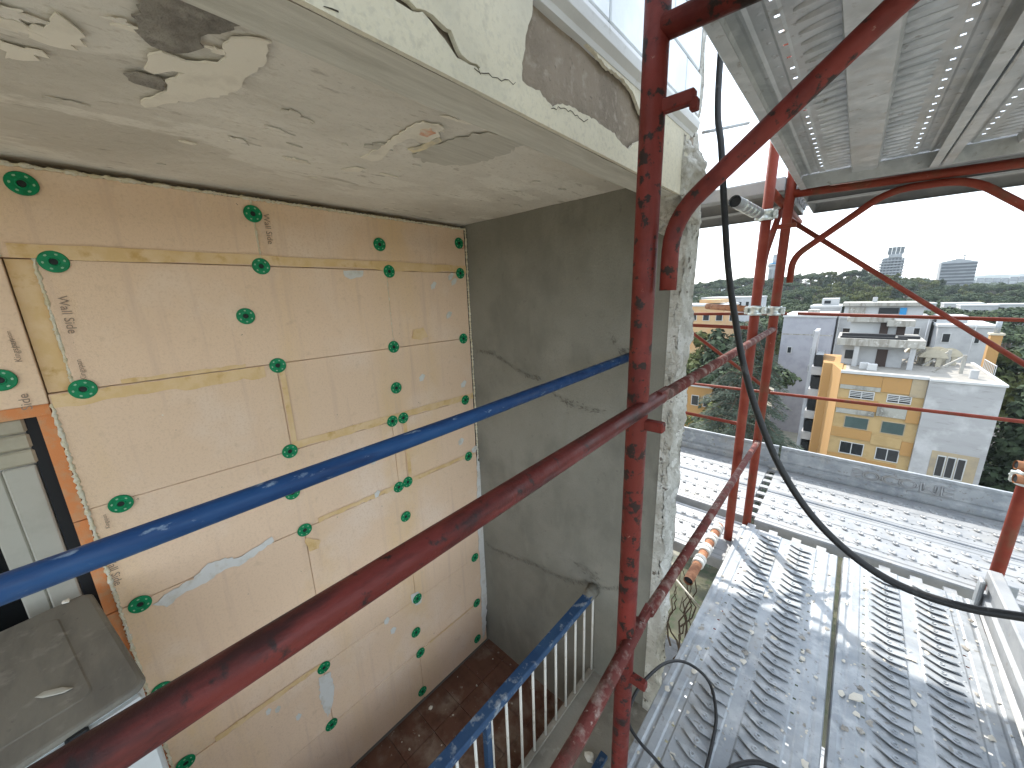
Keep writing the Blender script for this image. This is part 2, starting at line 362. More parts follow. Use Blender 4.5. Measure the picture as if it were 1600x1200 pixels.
# skirting line: board foot rests on a dark gap over the floor
# orange reveal strips, and the window
MB().box((XA-T, YL-.034, -.66), (XA-.022, YL-.004, -.305)).build('foam_reveal_strip', M['board_edge'], iw)
MB().box((XA-T, YL-.034, -1.02), (XA-.024, YL-.004, -.664)).build('foam_reveal_strip', M['board_edge'], iw)
MB().box((XA-T, YL-.034, -2.5), (XA-.022, YL-.004, -1.024)).build('foam_reveal_strip', M['board_edge'], iw)
MB().box((XA-T, -1.1, -.303), (XA-.012, YL-.004, -.270)).build('foam_reveal_strip', M['board_edge'], iw)
# anchors
DISC = [(34,287),(84,409),(0,594),(130,608),(189,787),(219,944),(290,1192),(253,1078),(395,334),(408,416),(384,494),(434,571),(453,705),(457,770),(476,828),(506,1043),(518,1132),(593,382),(608,424),(615,542),(619,606),(613,658),(630,653),(623,761),(637,753),(634,807),(652,935),(650,988),(657,1020),(660,1080),(717,380),(719,427),(724,529),(727,625),(732,713),(742,871),(745,942),(746,998)]
R0 = .0305
dm = MB()
N_ = 28
ringr = [(R0, 0), (R0, .0022), (R0*.93, .0036), (R0*.42, .0036), (R0*.36, .0052), (R0*.30, .0036), (R0*.27, .001)]
for r, h in ringr:
    for k in range(N_):
        t = 2*math.pi*k/N_; dm.v.append(Vector((h, r*math.cos(t), r*math.sin(t))))
for i in range(len(ringr)-1):
    for k in range(N_):
        k2 = (k+1) % N_; dm.face((i*N_+k, i*N_+k2, (i+1)*N_+k2, (i+1)*N_+k), i in (1, 4))
disc_me = dm.mesh('anchor_disc', Vector((0,0,0))); disc_me.materials.append(M['green'])
pm = MB().cyl((-.002,0,0), (.0016,0,0), R0*.285, 14); plug_me = pm.mesh('screw_plug', Vector((0,0,0))); plug_me.materials.append(M['darkplug'])
sm_ = MB()
for k in range(6):
    t = 2*math.pi*k/6 + .3
    pts = [Vector((.0039, rr*math.cos(t+a), rr*math.sin(t+a))) for rr, a in ((R0*.74,-.16),(R0*.78,.0),(R0*.74,.16),(R0*.62,.10),(R0*.62,-.14))]
    n0 = len(sm_.v); sm_.v += pts; sm_.face(range(n0, n0+5))
slot_me = sm_.mesh('vent_slots', Vector((0,0,0))); slot_me.materials.append(M['greenlight'])
for i, (u, v) in enumerate(DISC):
    p = onx(u, v, XA+.003)
    if i == 2: p = onx(u, v, XA+.009)
    d = bpy.data.objects.new('anchor_disc', disc_me); COL.objects.link(d); d.parent = iw
    d.location = p - WL[iw.name]; d.rotation_euler = (random.uniform(0, 6.28), random.uniform(-.03,.03), random.uniform(-.03,.03))
    for nm, me in (('screw_plug', plug_me), ('vent_slots', slot_me)):
        c = bpy.data.objects.new(nm, me); COL.objects.link(c); c.parent = d
# printing on the boards
def text_on(name, body, size, mat, parent, origin, xdir, ydir, extrude=.0003, outline=False, bevel=0):
    cu = bpy.data.curves.new(name, 'FONT'); cu.body = body; cu.size = size; cu.extrude = extrude; cu.align_x = 'CENTER'; cu.align_y = 'CENTER'
    cu.resolution_u = 3
    if outline: cu.fill_mode = 'NONE'; cu.bevel_depth = bevel; cu.extrude = 0; cu.bevel_resolution = 1
    tmp = bpy.data.objects.new(name+'_tmp', cu); COL.objects.link(tmp)
    dg = bpy.context.evaluated_depsgraph_get()
    me = bpy.data.meshes.new_from_object(tmp.evaluated_get(dg)); bpy.data.objects.remove(tmp); bpy.data.curves.remove(cu)
    me.name = name; me.materials.clear(); me.materials.append(mat)
    o = bpy.data.objects.new(name, me); COL.objects.link(o)
    xd = Vector(xdir).normalized(); yd = Vector(ydir).normalized(); zd = xd.cross(yd)
    Mx = Matrix((xd, yd, zd)).transposed().to_4x4()
    me.transform(Mx); o.location = Vector(origin) - (WL[parent.name] if parent else Vector((0,0,0))); o.parent = parent
    return o
dn, up_, rt, lf = (0,0,-1), (0,0,1), (0,1,0), (0,-1,0)
XT = XA+.0034
text_on('printed_words', 'Wall Side', .029, M['ink'], iw, onx(105,492,XT), dn, rt)
text_on('printed_words', 'Wall Side', .029, M['ink'], iw, onx(419,358,XT), dn, rt)
text_on('printed_words', 'Wall Side', .029, M['ink'], iw, onx(178,892,XT), dn, rt)
text_on('printed_words', 'Side', .029, M['ink'], iw, onx(40,628,XT+.006), up_, lf)
text_on('printed_words', 'Kingspan', .018, M['ink'], iw, onx(127,578,XT), up_, lf)
text_on('printed_words', 'Kingspan', .018, M['ink'], iw, onx(24,548,XT+.006), up_, lf)
text_on('printed_words', 'Insulation', .012, M['ink'], iw, onx(17,530,XT+.006), up_, lf)
text_on('printed_words', 'Kingspan', .014, M['ink'], iw, onx(166,815,XT), up_, lf)
mk = MB(); c = onx(722,382,XT)
for off in (.012, -.012):
    mk.tube([c + Vector((0, .013*math.cos(t*.7), off*.9+.013*math.sin(t*.7))) for t in range(10)], .0012, 5)
mk.build('red_pencil_mark', M['redink'], iw)

# ---- window
wd = empty('window', (XA-.1, -.6, ZF), 'beige framed window with roller slats left of the insulation boards', 'window')
xw = XA-.055
for i, (z0, z1) in enumerate([(-.352,-.306), (-.402,-.355), (-.452,-.405)]):
    MB().bbox((xw-.03, -1.1, z0), (xw-.002*i+.006, YL-.062, z1), .006).build('shutter_slat', M['alu_slat'], wd)
MB().bbox((xw-.05, YL-.105, -2.5), (xw, YL-.085, -.455), .002).build('frame_edge', M['alu'], wd) if False else None
MB().bbox((xw-.05, YL-.132, -2.5), (xw+.002, YL-.069, -.455), .004).build('frame_stile', M['alu'], wd)
MB().bbox((xw-.05, YL-.184, -2.5), (xw-.010, YL-.135, -.455), .004).build('frame_stile', M['alu'], wd)
MB().box((xw-.06, YL-.066, -2.5), (xw-.004, YL-.037, -.304)).build('gap_shade', M['blackgap'], wd)  # black strip painting the dark gap beside the frame
MB().box((xw-.045, -1.1, -2.5), (xw-.038, YL-.186, -.455)).build('pane', M['glass'], wd)

# ---- side wall of grey render, its broken outer edge
sw = empty('rendered_side_wall', (-1.1, YB+.06, ZF), 'side wall of the balcony covered in smooth grey cement render', 'wall')
MB().grid(lambda s, t: (-1.80 + s*(XE+.0+1.80-.03), YB + .003*noise.noise(Vector((s*5, t*8, 0))), -2.56+t*(2.56+.45)), 40, 70).build('render_coat', M['render'], sw)
MB().box((-1.80, YB+.012, -2.6), (XE-.04, YB+.115, .9)).build('wall_core', M['mortar'], sw)
# rough broken outer edge
def rough_face(s, t):
    z = -4.2 + t*4.6; a = s*3
    n1 = noise.fractal(Vector((s*6, z*9, 3.3)), .55, 2.2, 8); n2 = noise.noise(Vector((z*11, s*3, 9.1)))
    cw = .010*math.sin(z*2.1) + .012*n2 if True else 0
    if a < 1:   y, x = YB-.004 + .0*a, XE-.05+a*.05 + .018*n1*a + cw*a
    elif a < 2: y, x = YB-.004+(a-1)*.125 + .010*n2, XE + .020*n1 + cw*(2-a)
    else:       y, x = YB+.121 + .012*n1, XE-(a-2)*.06 + .010*n2
    return (x, y, z)
MB().grid(rough_face, 36, 420).build('broken_plaster_edge', M['rough'], sw)
# dark smears in the render where old parts were cut away
def stain(pts, w, seed, mat='smear'):
    """run of little ragged trowel bites along a path"""
    rnd = random.Random(seed); P = [Vector(ony(u, v, YB-.0042)) for u, v in pts]; m = MB()
    for a, b in zip(P, P[1:]):
        k = max(3, int((b-a).length/.0065))
        for j in range(k):
            c = a.lerp(b, rnd.random()) + Vector((rnd.gauss(0, .006), 0, rnd.gauss(0, w*.55))); L = rnd.uniform(.004, .016); h = rnd.uniform(.0012, .0045); ang = rnd.gauss(-.5, .6); d = Vector((math.cos(ang), 0, math.sin(ang))); e = Vector((-d.z, 0, d.x))
            n_ = 7; loop = []
            for q in range(n_):
                t_ = 2*math.pi*q/n_; f_ = rnd.uniform(.6, 1.25); loop.append(c + d*(L*math.cos(t_)*f_) + e*(h*math.sin(t_)*f_) + Vector((0, -.0004*rnd.random(), 0)))
            n0 = len(m.v); m.v += loop; m.face(range(n0, n0+n_))
    return m.build('cement_smear', M[mat], sw, kind='stuff')
stain([(746,548),(765,552),(782,560),(800,572),(828,590),(845,592)], .010, 1)
stain([(745,550),(775,550)], .013, 2)
stain([(858,605),(870,620),(900,635),(925,640),(945,645)], .016, 3)
stain([(760,850),(775,860),(800,870),(830,880),(850,890),(880,905),(900,912),(925,905)], .013, 4)
stain([(900,880),(920,895),(928,905),(936,900)], .022, 5)
stain([(905,910),(925,912),(945,920),(985,920)], .010, 6)
stain([(955,530),(970,545),(984,552)], .018, 7)

# ---- ceiling, edge lip, painted fascia
cl = empty('balcony_ceiling', (-1.1, .4, ZC), 'stained old plaster ceiling of the balcony with bare concrete patches', 'ceiling')
def sof(s, t):
    x = -1.84 + s*(1.84-.55); y = -2.4 + t*(2.4+YB+.02)
    return (x, y, ZC + .004*noise.noise(Vector((x*3, y*3, 1))) + .002*noise.noise(Vector((x*14, y*9, 4))))
MB().grid(sof, 60, 120).build('soffit_plaster', M['soffit'], cl)
MB().box((-2.0, -2.4, ZC+.012), (XE-.03, YB+.10, ZC+.22)).build('concrete_slab', M['softdark'], cl)
zs = ZC-.0035
blob([(212,0),(330,-25),(405,22),(378,38),(340,50),(310,55),(312,72),(290,82),(250,76),(222,60),(210,30)], 'softdark', 'bare_concrete_patch', cl, zs, .003, 'z', .006, seed=1)
blob([(225,85),(250,79),(275,88),(292,94),(345,97),(352,80),(352,60),(385,56),(420,62),(412,95),(385,120),(372,138),(340,150),(300,155),(262,158),(228,165),(218,160),(240,148),(258,140),(260,125),(290,112),(270,110),(240,112),(228,105)], 'softlight', 'plaster_patch', cl, zs, .003, 'z', .004, seed=2)
blob([(192,113),(215,112),(245,118),(260,128),(252,140),(225,133),(200,124)], 'softdark', 'bare_concrete_patch', cl, zs, .0025, 'z', .003, seed=3)
blob([(565,245),(600,225),(635,200),(662,188),(680,196),(688,212),(665,222),(640,214),(620,222),(598,248),(580,250)], 'softlight', 'plaster_patch', cl, zs, .003, 'z', .004, seed=4)
blob([(655,202),(672,200),(680,208),(668,214),(657,210)], 'softred', 'brick_stain', cl, zs-.0032, .0012, 'z', .003, seed=5)
blob([(635,232),(655,228),(665,222),(685,214),(690,220),(665,232),(645,238)], 'softyellow', 'yellow_stain', cl, zs, .002, 'z', .003, seed=6)
blob([(534,264),(556,260),(570,263),(560,268),(540,268)], 'softlight', 'plaster_patch', cl, zs, .002, 'z', .003, seed=7)
blob([(60,30),(95,25),(120,42),(135,65),(110,72),(70,66),(40,55)], 'softlight', 'plaster_patch', cl, zs, .002, 'z', .008, seed=8)
blob([(645,240),(690,222),(745,208),(795,210),(815,225),(790,240),(745,255),(700,258),(660,252)], 'band', 'trowel_patch', cl, zs-.0, .0015, 'z', .008, seed=9)
blob([(0,62),(30,75),(70,80),(60,95),(20,92),(0,85)], 'softlight', 'plaster_patch', cl, zs, .0018, 'z', .008, seed=10)

rf = random.Random(77)
for i in range(46):
    u, v = rf.uniform(0, 960), rf.uniform(5, 330)
    p_ = onz(u, v, zs) if (v < 245+.14*u-12 and v < 420) else None
    if p_ is None or p_.x > -.60 or p_.x < XA+.05 or p_.y > YB-.05 or p_.y < -.6: continue
    R_ = rf.uniform(.010, .055); n_ = 26; a0 = rf.uniform(0, 6); el_ = rf.uniform(.25, .8); sl = rf.uniform(-.4, .4)
    loop = []
    for q in range(n_):
        t_ = 2*math.pi*q/n_; f_ = .65+.5*noise.fractal(Vector((math.cos(t_)*1.6+i*3, math.sin(t_)*1.6, 1)), .6, 2.2, 5)
        a_, b_ = R_*f_*math.cos(t_)*el_, R_*f_*math.sin(t_); loop.append(Vector((p_.x + a_ + b_*sl, p_.y + b_, zs)))
    MB().prism(loop, (0, 0, -rf.uniform(.0012, .0028))).build('plaster_flake', M[rf.choices(('softlight', 'band', 'soffit'), (5, 2, 4))[0]], cl)
ed = empty('balcony_edge_beam', (-.52, .3, .32), 'cracked cream painted edge beam with a big patch of bare mortar', 'beam')
ZB = .318
def lip(s, t):
    x = -.575 + s*(.575-.492); y = -2.4 + t*(2.4+YB-.02)
    return (x, y, ZB + .003*noise.noise(Vector((x*20, y*4, 1))) + (.09*(1-s*6)**2 if s*6 < 1 else 0)*0)
MB().grid(lip, 8, 160).build('trowelled_underside', M['band'], ed)
MB().quad((-.575, -2.4, ZB), (-.575, YB-.02, ZB), (-.575, YB-.02, ZC+.01), (-.575, -2.4, ZC+.01)).build('inner_face', M['band'], ed)
MB().grid(lambda s, t: (XE-.004+.003*noise.noise(Vector((t*60, s*8, 2))), -2.4+t*(2.4+YB-.01), ZB-.001+s*.21), 10, 200).build('mortar_core', M['mortar'], ed)
def frag(pts, seed, jag=.003, step=.008):
    rnd = random.Random(seed); P = [Vector(onx(u, v, XE+.002)) for u, v in pts]; out = []
    for i, p in enumerate(P):
        q = P[(i+1) % len(P)]; k = max(1, min(30, int((q-p).length/step)))
        for j in range(k):
            w = p.lerp(q, j/k); out.append(w + Vector((0, rnd.uniform(-jag, jag), rnd.uniform(-jag, jag))))
    return out
hole1 = frag([(828,2),(845,0),(862,18),(880,32),(895,44),(905,62),(918,78),(930,92),(944,108),(960,118),(975,132),(986,150),(993,170),(1002,188),(1003,218),(988,224),(978,234),(966,225),(955,210),(940,200),(925,190),(905,178),(885,168),(870,165),(860,170),(850,162),(838,145),(822,138),(812,128),(810,110),(815,80),(818,50),(824,35)], 3, .0022)
hole2 = frag([(604,-2),(622,-3),(645,16),(660,20),(672,30),(684,42),(700,52),(706,70),(716,90),(732,100),(745,108),(742,111),(728,104),(708,92),(700,80),(690,66),(680,54),(668,38),(655,22),(640,24),(625,14)], 4, .0015)
zt = .505
outer = [Vector((XE+.002, -2.4, ZB-.003)), Vector((XE+.002, 1.40, ZB-.003))] + frag([(985,262),(1003,240)], 8, .004)[:0] + [Vector((XE+.002, 1.43, zt)), Vector((XE+.002, -2.4, zt))]
MB().prism(outer, (.008, 0, 0), (hole1, hole2)).build('cream_paint_coat', M['cream'], ed)
# thin crack lines between the two losses
def crack(pts, seed, w=.0009):
    rnd = random.Random(seed); P = [Vector(onx(u, v, XE+.0102)) for u, v in pts]; mid = []
    for a, b in zip(P, P[1:]):
        k = max(1, int((b-a).length/.008))
        for j in range(k): mid.append(a.lerp(b, j/k) + Vector((0, rnd.uniform(-.002,.002), rnd.uniform(-.003,.003))))
    up = [p + Vector((0,0,w*rnd.uniform(.3,1))) for p in mid]; lo = [p - Vector((0,0,w*rnd.uniform(.3,1))) for p in reversed(mid)]
    return MB().prism(up+lo, (.0004,0,0)).build('crack', M['door_dark'], ed)
crack([(742,110),(770,118),(795,128),(812,130)], 1); crack([(745,108),(752,114),(760,110)], 2)
crack([(862,170),(880,168),(905,182),(912,192),(922,186)], 3); crack([(505,12),(528,22),(545,32)], 5, .001)
MB().grid(lambda s, t: (XE+.006+.004*noise.noise(Vector((t*40, s*9, 5))), 1.19+t*.17, .345+s*.055*(.6+.4*math.sin(t*3.1))), 8, 14).build('pale_mortar_lump', M['rough'], ed) if False else None
# ragged plaster mass where beam and side wall meet
def lump(s, t):
    a = s*3; z = .20 + t*.34
    n1 = noise.fractal(Vector((s*4, z*9, 7.7)), .7, 2.1, 7); n2 = noise.noise(Vector((z*13, s*7, 2.1)))
    if a < 1:   x, y = -.60+a*.12, 1.36+.02*n2 if z > .31 else YB-.012-.05*max(0, (z-.2)/.11)
    elif a < 2: x, y = XE+.012, 1.37+(a-1)*.275
    else:       x, y = XE+.01-(a-2)*.10, 1.645
    if a < 1 and z > .31: y = 1.37
    e = min(t, 1-t)*6; e = min(1, e)
    return (x + .030*n1 - .035*(1-e), y + .016*n2, z + .02*n2 - (.025*n1 if t < .2 else 0))
MB().grid(lump, 60, 60).build('ragged_plaster', M['rough'], ed)

# ---- tiled facade above the beam
tc = empty('tiled_facade', (XE, .3, .505), 'white tiled facade with moulding above the cracked beam', 'facade')
prof = [(XE-.01, .503), (XE+.012, .503), (XE+.016, .512), (XE+.030, .522), (XE+.034, .540), (XE+.030, .552), (XE+.018, .558), (XE+.014, .572), (XE-.01, .574)]
mm = MB()
ys = [-2.4 + i*.05 for i in range(int((2.4+1.47)/.05)+1)]
for (x0, z0), (x1, z1) in zip(prof, prof[1:]):
    for a, b in zip(ys, ys[1:]): mm.quad((x0, a, z0), (x0, b, z0), (x1, b, z1), (x1, a, z1))
mm.build('moulding', M['mould'], tc)
MB().box((XE-.06, -2.4, .52), (XE+.004, 1.50, 3.6)).build('tile_bed', M['grout'], tc)
tl = .235; th = .118
for r in range(9):
    z0 = .577 + r*(th+.006)
    y = -1.05 - (r % 2)*tl/2
    k = 0
    while y < 1.5:
        y1 = min(y+tl, 1.49)
        if y1 - y > .04:
            MB().bbox((XE+.002, y, z0), (XE+.013+random.uniform(0,.003), y1, z0+th), .003).build('wall_tile', M['tile'], tc)
        y += tl + .005
MB().grid(lambda s, t: (XE-.02+.02*noise.noise(Vector((s*8, t*26, 3))), 1.50+s*.12+.01*noise.noise(Vector((s*3,t*20,8))), .42+t*3.2), 6, 60).build('bare_corner_strip', M['rough'], tc)
MB().box((-3.2, -2.4, .66), (XE-.065, 1.60, 3.6)).build('upper_wall', M['mortar'], tc)

# ---- floor, ledge and balustrade
fl = MB().box((-1.9, -2.4, ZF-.2), (XE+.0, YB+.1, ZF-.008)).build('balcony_floor', M['grout'], None, kind='structure')
tile_me = {}
sz = .198
tm = MB().bbox((-sz/2+.0015, -sz/2+.0015, -.008), (sz/2-.0015, sz/2-.0015, 0), .0012).mesh('floor_tile', Vector((0,0,0))); tm.materials.append(M['floor_tile'])
for i in range(5):
    for j in range(-2, 9):
        o = bpy.data.objects.new('floor_tile', tm); COL.objects.link(o); o.parent = fl
        o.location = Vector((XA+sz/2+i*sz, j*sz-.02, ZF + random.uniform(-.001, .0006))) - WL[fl.name]
        o.rotation_euler = (random.uniform(-.004,.004), random.uniform(-.004,.004), 0)
MB().grid(lambda s, t: (XA+.0+s*.9, -.4+t*1.9, -9), 1, 1) if False else None
lg = MB()
lg.grid(lambda s, t: (-.862+s*(.862+XE+.03), -2.4+t*(2.4+YB+.005), -2.118 + .006*noise.fractal(Vector((s*2, t*14, 2)), .8, 2, 5)), 14, 150)
lg.quad((-.862,-2.4,-2.118), (-.862,YB,-2.118), (-.862,YB,ZF-.1), (-.862,-2.4,ZF-.1))
lg.quad((XE+.03,-2.4,-2.118), (XE+.03,YB,-2.118), (XE+.03,YB,-4.2), (XE+.03,-2.4,-4.2))
lg.build('balcony_kerb', M['ledge'], None, label='muddy grey concrete kerb under the blue balustrade', cat='kerb')
bl = empty('balustrade', (-.834, .5, -2.11), 'balustrade with dusty blue handrail and thin white bars on the kerb', 'railing')
XR = -.834
hr = MB().bbox((XR-.024, -.6, -1.575), (XR+.024, YB-.015, -1.540), .003)
hr.build('handrail', M['blue_worn'], bl)
MB().bbox((XR-.012, -.6, -1.592), (XR+.012, YB-.02, -1.577), .001).build('rail_flat', M['blue_worn'], bl)
MB().bbox((XR-.012, -.6, -2.098), (XR+.012, YB-.004, -2.086), .001).build('bottom_rail', M['ledge'], bl)
bar_me = MB().cyl((0,0,0), (0,0,.494), .0062, 8).mesh('bar', Vector((0,0,0))); bar_me.materials.append(M['white_paint'])
for k in range(16):
    o = bpy.data.objects.new('bar', bar_me); COL.objects.link(o); o.parent = bl
    o.location = Vector((XR, 1.500-.0862*k, -2.086)) - WL[bl.name]; o.rotation_euler = (random.uniform(-.006,.006), random.uniform(-.006,.006), 0)
MB().bbox((XR-.014, .686, -2.11), (XR+.014, .712, -1.592), .002).build('rail_post', M['blue_worn'], bl)
MB().tube([(XR-.002, YB-.09, -1.558), (XR-.002, YB-.012, -1.552)], .030, 10, True, [.027, .036]).build('wall_socket', M['smear'], bl)
# second blue rail lying on the kerb
MB().bbox((-.60, .62, -2.105), (-.565, 1.19, -2.085), .003).xf(Matrix.Identity(4)).build('offcut_rail', M['blue_worn'], None, label='blue rail offcut lying on the kerb behind the near post', cat='rail')

# loose blue pipe across the balcony, wedged against the side wall
MB().tube([(-.716, -1.0, -.345), (-.706, .6, -.305), (-.698, YB-.004, -.272)], .0185, 20).build('blue_pipe', M['blue'], None, label='blue painted pipe crossing the balcony, butting into the grey side wall', cat='pipe')

# ---- appliance by the window
ap = empty('appliance', (-1.45, -.45, ZF), 'white enamel appliance with dusty grey top in the corner below the window', 'appliance')
zt_ = -.885; c0 = onz(140,922,zt_); c1 = onz(230,1065,zt_); ex = (c1-c0); ey = Vector((-ex.y, ex.x, 0)).normalized() * -1
ey = Vector((ex.y, -ex.x, 0)).normalized()
if ey.y > 0: ey = -ey
def rr(inset, z, back=0, wd_=.60, rad=.03):
    a = c0 + ex.normalized()*back + Vector((0,0,0)); Lx = ex.length-back
    pts = []
    corners = [(inset, inset), (Lx-inset, inset), (Lx-inset, wd_-inset), (inset, wd_-inset)]
    for k, (px, py) in enumerate(corners):
        sx = 1 if k in (0, 3) else -1; sy = 1 if k in (0, 1) else -1
        a0 = {0: 180, 1: 270, 2: 0, 3: 90}[k]
        for j in range(5):
            t = math.radians(a0 + 90*j/4)
            q = Vector((px+sx*rad + rad*math.cos(t), py+sy*rad + rad*math.sin(t), 0))
            pts.append(Vector((a.x, a.y, 0)) + ex.normalized()*q.x + ey*q.y + Vector((0,0,z)))
    return pts
def loft(rings, cap=True):
    m = MB(); n = len(rings[0])
    for r in rings: m.v += r
    for i in range(len(rings)-1):
        for k in range(n): m.face((i*n+k, i*n+(k+1) % n, (i+1)*n+(k+1) % n, (i+1)*n+k))
    if cap: m.face(range((len(rings)-1)*n, len(rings)*n)); m.face(reversed(range(n)))
    return m
loft([rr(.012, ZF+.03), rr(.006, zt_-.03), rr(.002, zt_-.0145)]).build('body', M['appbody'], ap)
loft([rr(.0, zt_-.014), rr(-.002, zt_-.008), rr(.003, zt_-.002), rr(.010, zt_)]).build('worktop', M['apptop'], ap)
loft([rr(.075, zt_+.0002, rad=.02), rr(.079, zt_+.0018, rad=.02)]).build('top_panel', M['apptop'], ap)
fd = ex.normalized(); Lx = ex.length
def fbox(a, b, z0, z1, d0, d1, mat, name, bev=.004):
    m = MB().bbox((d0, a, z0), (d1, b, z1), bev)
    F = Matrix((( fd.x, ey.x, 0, c0.x), (fd.y, ey.y, 0, c0.y), (0, 0, 1, 0), (0, 0, 0, 1)))
    return m.xf(F).build(name, M[mat], ap)
fbox(.015, .59, zt_-.095, zt_-.018, Lx-.008, Lx+.014, 'appbody', 'control_fascia')
fbox(.125, .59, zt_-.75, zt_-.100, Lx-.008, Lx+.016, 'appbody', 'door', .01)
fbox(.015, .118, zt_-.75, zt_-.100, Lx-.008, Lx+.012, 'appbody', 'side_panel', .006)
fbox(.10, .135, zt_-.26, zt_-.19, Lx+.006, Lx+.022, 'alu', 'handle', .006)
fbox(.10, .135, zt_-.040, zt_-.010, Lx-.02, Lx+.0155, 'blackgap', 'broken_corner', .004)
# chips and rubble
def chip(p, s, seed, mat='chip', label=None, flat=.5, rot=0, L=1.0):
    rnd = random.Random(seed); bm = bmesh.new(); bmesh.ops.create_icosphere(bm, subdivisions=1, radius=s)
    for w in bm.verts: w.co = Vector((w.co.x*L*rnd.uniform(.6,1.2), w.co.y*rnd.uniform(.6,1.2), w.co.z*flat*rnd.uniform(.5,1.1)))
    m = MB(); m.bm(bm); bm.free(); lo = min(w.z for w in m.v)
    m.xf(Matrix.Translation(Vector(p) - Vector((0,0,lo))) @ Matrix.Rotation(rot, 4, 'Z'))
    return m.build('plaster_chip', M[mat], None, label=label, cat='chip', group='plaster chips')
chip(onz(85,1083,zt_+.003), .012, 1, 'alu', 'long splinter lying on the dusty appliance top', .3, .9, 4.0)
chip(onz(103,941,zt_+.003), .012, 2, 'softlight', 'white chip at the back edge of the appliance top', .6)
chip(onz(673,1107,ZF+.002), .016, 3, 'softlight', 'largest pale chip near the insulated wall on the tiled floor', .6)
for i, (u, v) in enumerate([(745,1072),(628,1160),(655,1150),(690,1165),(708,1118),(715,1058),(780,1080),(800,1100),(770,1030),(640,1172),(735,1150),(760,1120)]):
    chip(onz(u, v, ZF+.001), random.uniform(.005,.011), 10+i, 'chip', 'small plaster chip scattered on the terracotta balcony floor', .6, i)
chip(onz(921,1184,-2.105), .028, 40, 'softlight', 'cream plaster chunk on the kerb left of the near post', .45, .4, 1.1)
# ------------------------------------------------------------------ scaffold
PX, Y1, Y2 = -.345, .806, 2.69           # inner post line, near frame, far frame
PXR = .715
ZD, ZU = -1.53, .50                       # walking levels
RP = .0242

def arc_path(pts, rad=.05, seg=5):
    """polyline with rounded corners"""
    P = [Vector(p) for p in pts]; out = [P[0]]
    for a, b, c in zip(P, P[1:], P[2:]):
        d1 = (a-b).normalized(); d2 = (c-b).normalized(); r = min(rad, (a-b).length*.45, (c-b).length*.45)
        p, q = b+d1*r, b+d2*r
        for i in range(seg+1):
            t = i/seg; out.append(p*(1-t)**2 + b*2*t*(1-t) + q*t*t)
    out.append(P[-1]); return out

def scaffold_frame(loc, rz, label, mat, z0, z1, zt, group, pins=True, skew=0):
    """portal frame: two posts, transom and bent knee brace; local x across, origin on the inner post"""
    L = Vector(loc); W = PXR-PX
    F = Matrix.Translation(L) @ Matrix.Rotation(rz, 4, 'Z')
    e = empty('scaffold_frame', (L.x, L.y, z0), label, 'scaffold', group)
    def pt(x, z): return F @ Vector((x, 0, z))
    MB().tube([pt(0, z0), pt(0, zt-.6), pt(0, z1)], RP, 20).build('post', M[mat], e)
    MB().tube([pt(W, z0), pt(W, z1)], RP, 20).build('post', M[mat], e)
    MB().tube([pt(RP*.6, zt), pt(W-RP*.6, zt-.02+skew)], .0212, 16).build('transom', M[mat], e)
    k = .052
    MB().tube(arc_path([pt(k, zt-.475), pt(k, zt-.335), pt(.40, zt-.050), pt(W-.40, zt-.050), pt(W-k, zt-.335), pt(W-k, zt-.475)], .09, 6), .0168, 16).build('knee_brace', M[mat], e)
    if pins:
        for zz in (zt-.13,):
            a = pt(RP*.7, zz); MB().bbox((-.03, -.010, -.012), (.03, .010, .012), .003).xf(Matrix.Translation(a + (F.to_3x3() @ Vector((.032, 0, 0)))) @ Matrix.Rotation(rz, 4, 'Z')).build('locking_lug', M[mat], e)
            MB().bbox((-.007, -.009, -.02), (.007, .009, .0), .002).xf(Matrix.Translation(pt(.078, zz-.004)) @ Matrix.Rotation(rz, 4, 'Z')).build('lug_tip', M[mat], e)
        for zz in (-.30, -1.05):
            MB().bbox((-.012, -.01, -.012), (.04, .012, .012), .003).xf(Matrix.Translation(pt(RP, zz)) @ Matrix.Rotation(rz, 4, 'Z')).build('rail_pin', M[mat], e)
    return e
FG = 'red scaffold frames'
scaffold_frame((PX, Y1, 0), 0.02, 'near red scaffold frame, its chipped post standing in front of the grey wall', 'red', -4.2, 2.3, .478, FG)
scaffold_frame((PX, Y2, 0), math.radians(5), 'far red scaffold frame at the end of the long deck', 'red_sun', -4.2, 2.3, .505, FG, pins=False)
# corner scaffold: inner post of its own
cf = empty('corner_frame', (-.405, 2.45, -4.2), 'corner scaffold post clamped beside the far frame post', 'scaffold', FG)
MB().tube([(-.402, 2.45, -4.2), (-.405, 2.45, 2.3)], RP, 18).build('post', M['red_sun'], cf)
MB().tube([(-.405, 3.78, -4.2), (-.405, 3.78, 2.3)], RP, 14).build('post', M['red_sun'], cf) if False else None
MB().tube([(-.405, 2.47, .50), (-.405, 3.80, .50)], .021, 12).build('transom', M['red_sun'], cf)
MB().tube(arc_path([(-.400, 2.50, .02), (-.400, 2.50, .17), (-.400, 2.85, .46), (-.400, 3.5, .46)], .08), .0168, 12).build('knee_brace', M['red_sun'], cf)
MB().bbox((-.36, 2.44, .30), (-.27, 2.46, .322), .003).build('locking_lug', M['red_sun'], cf)

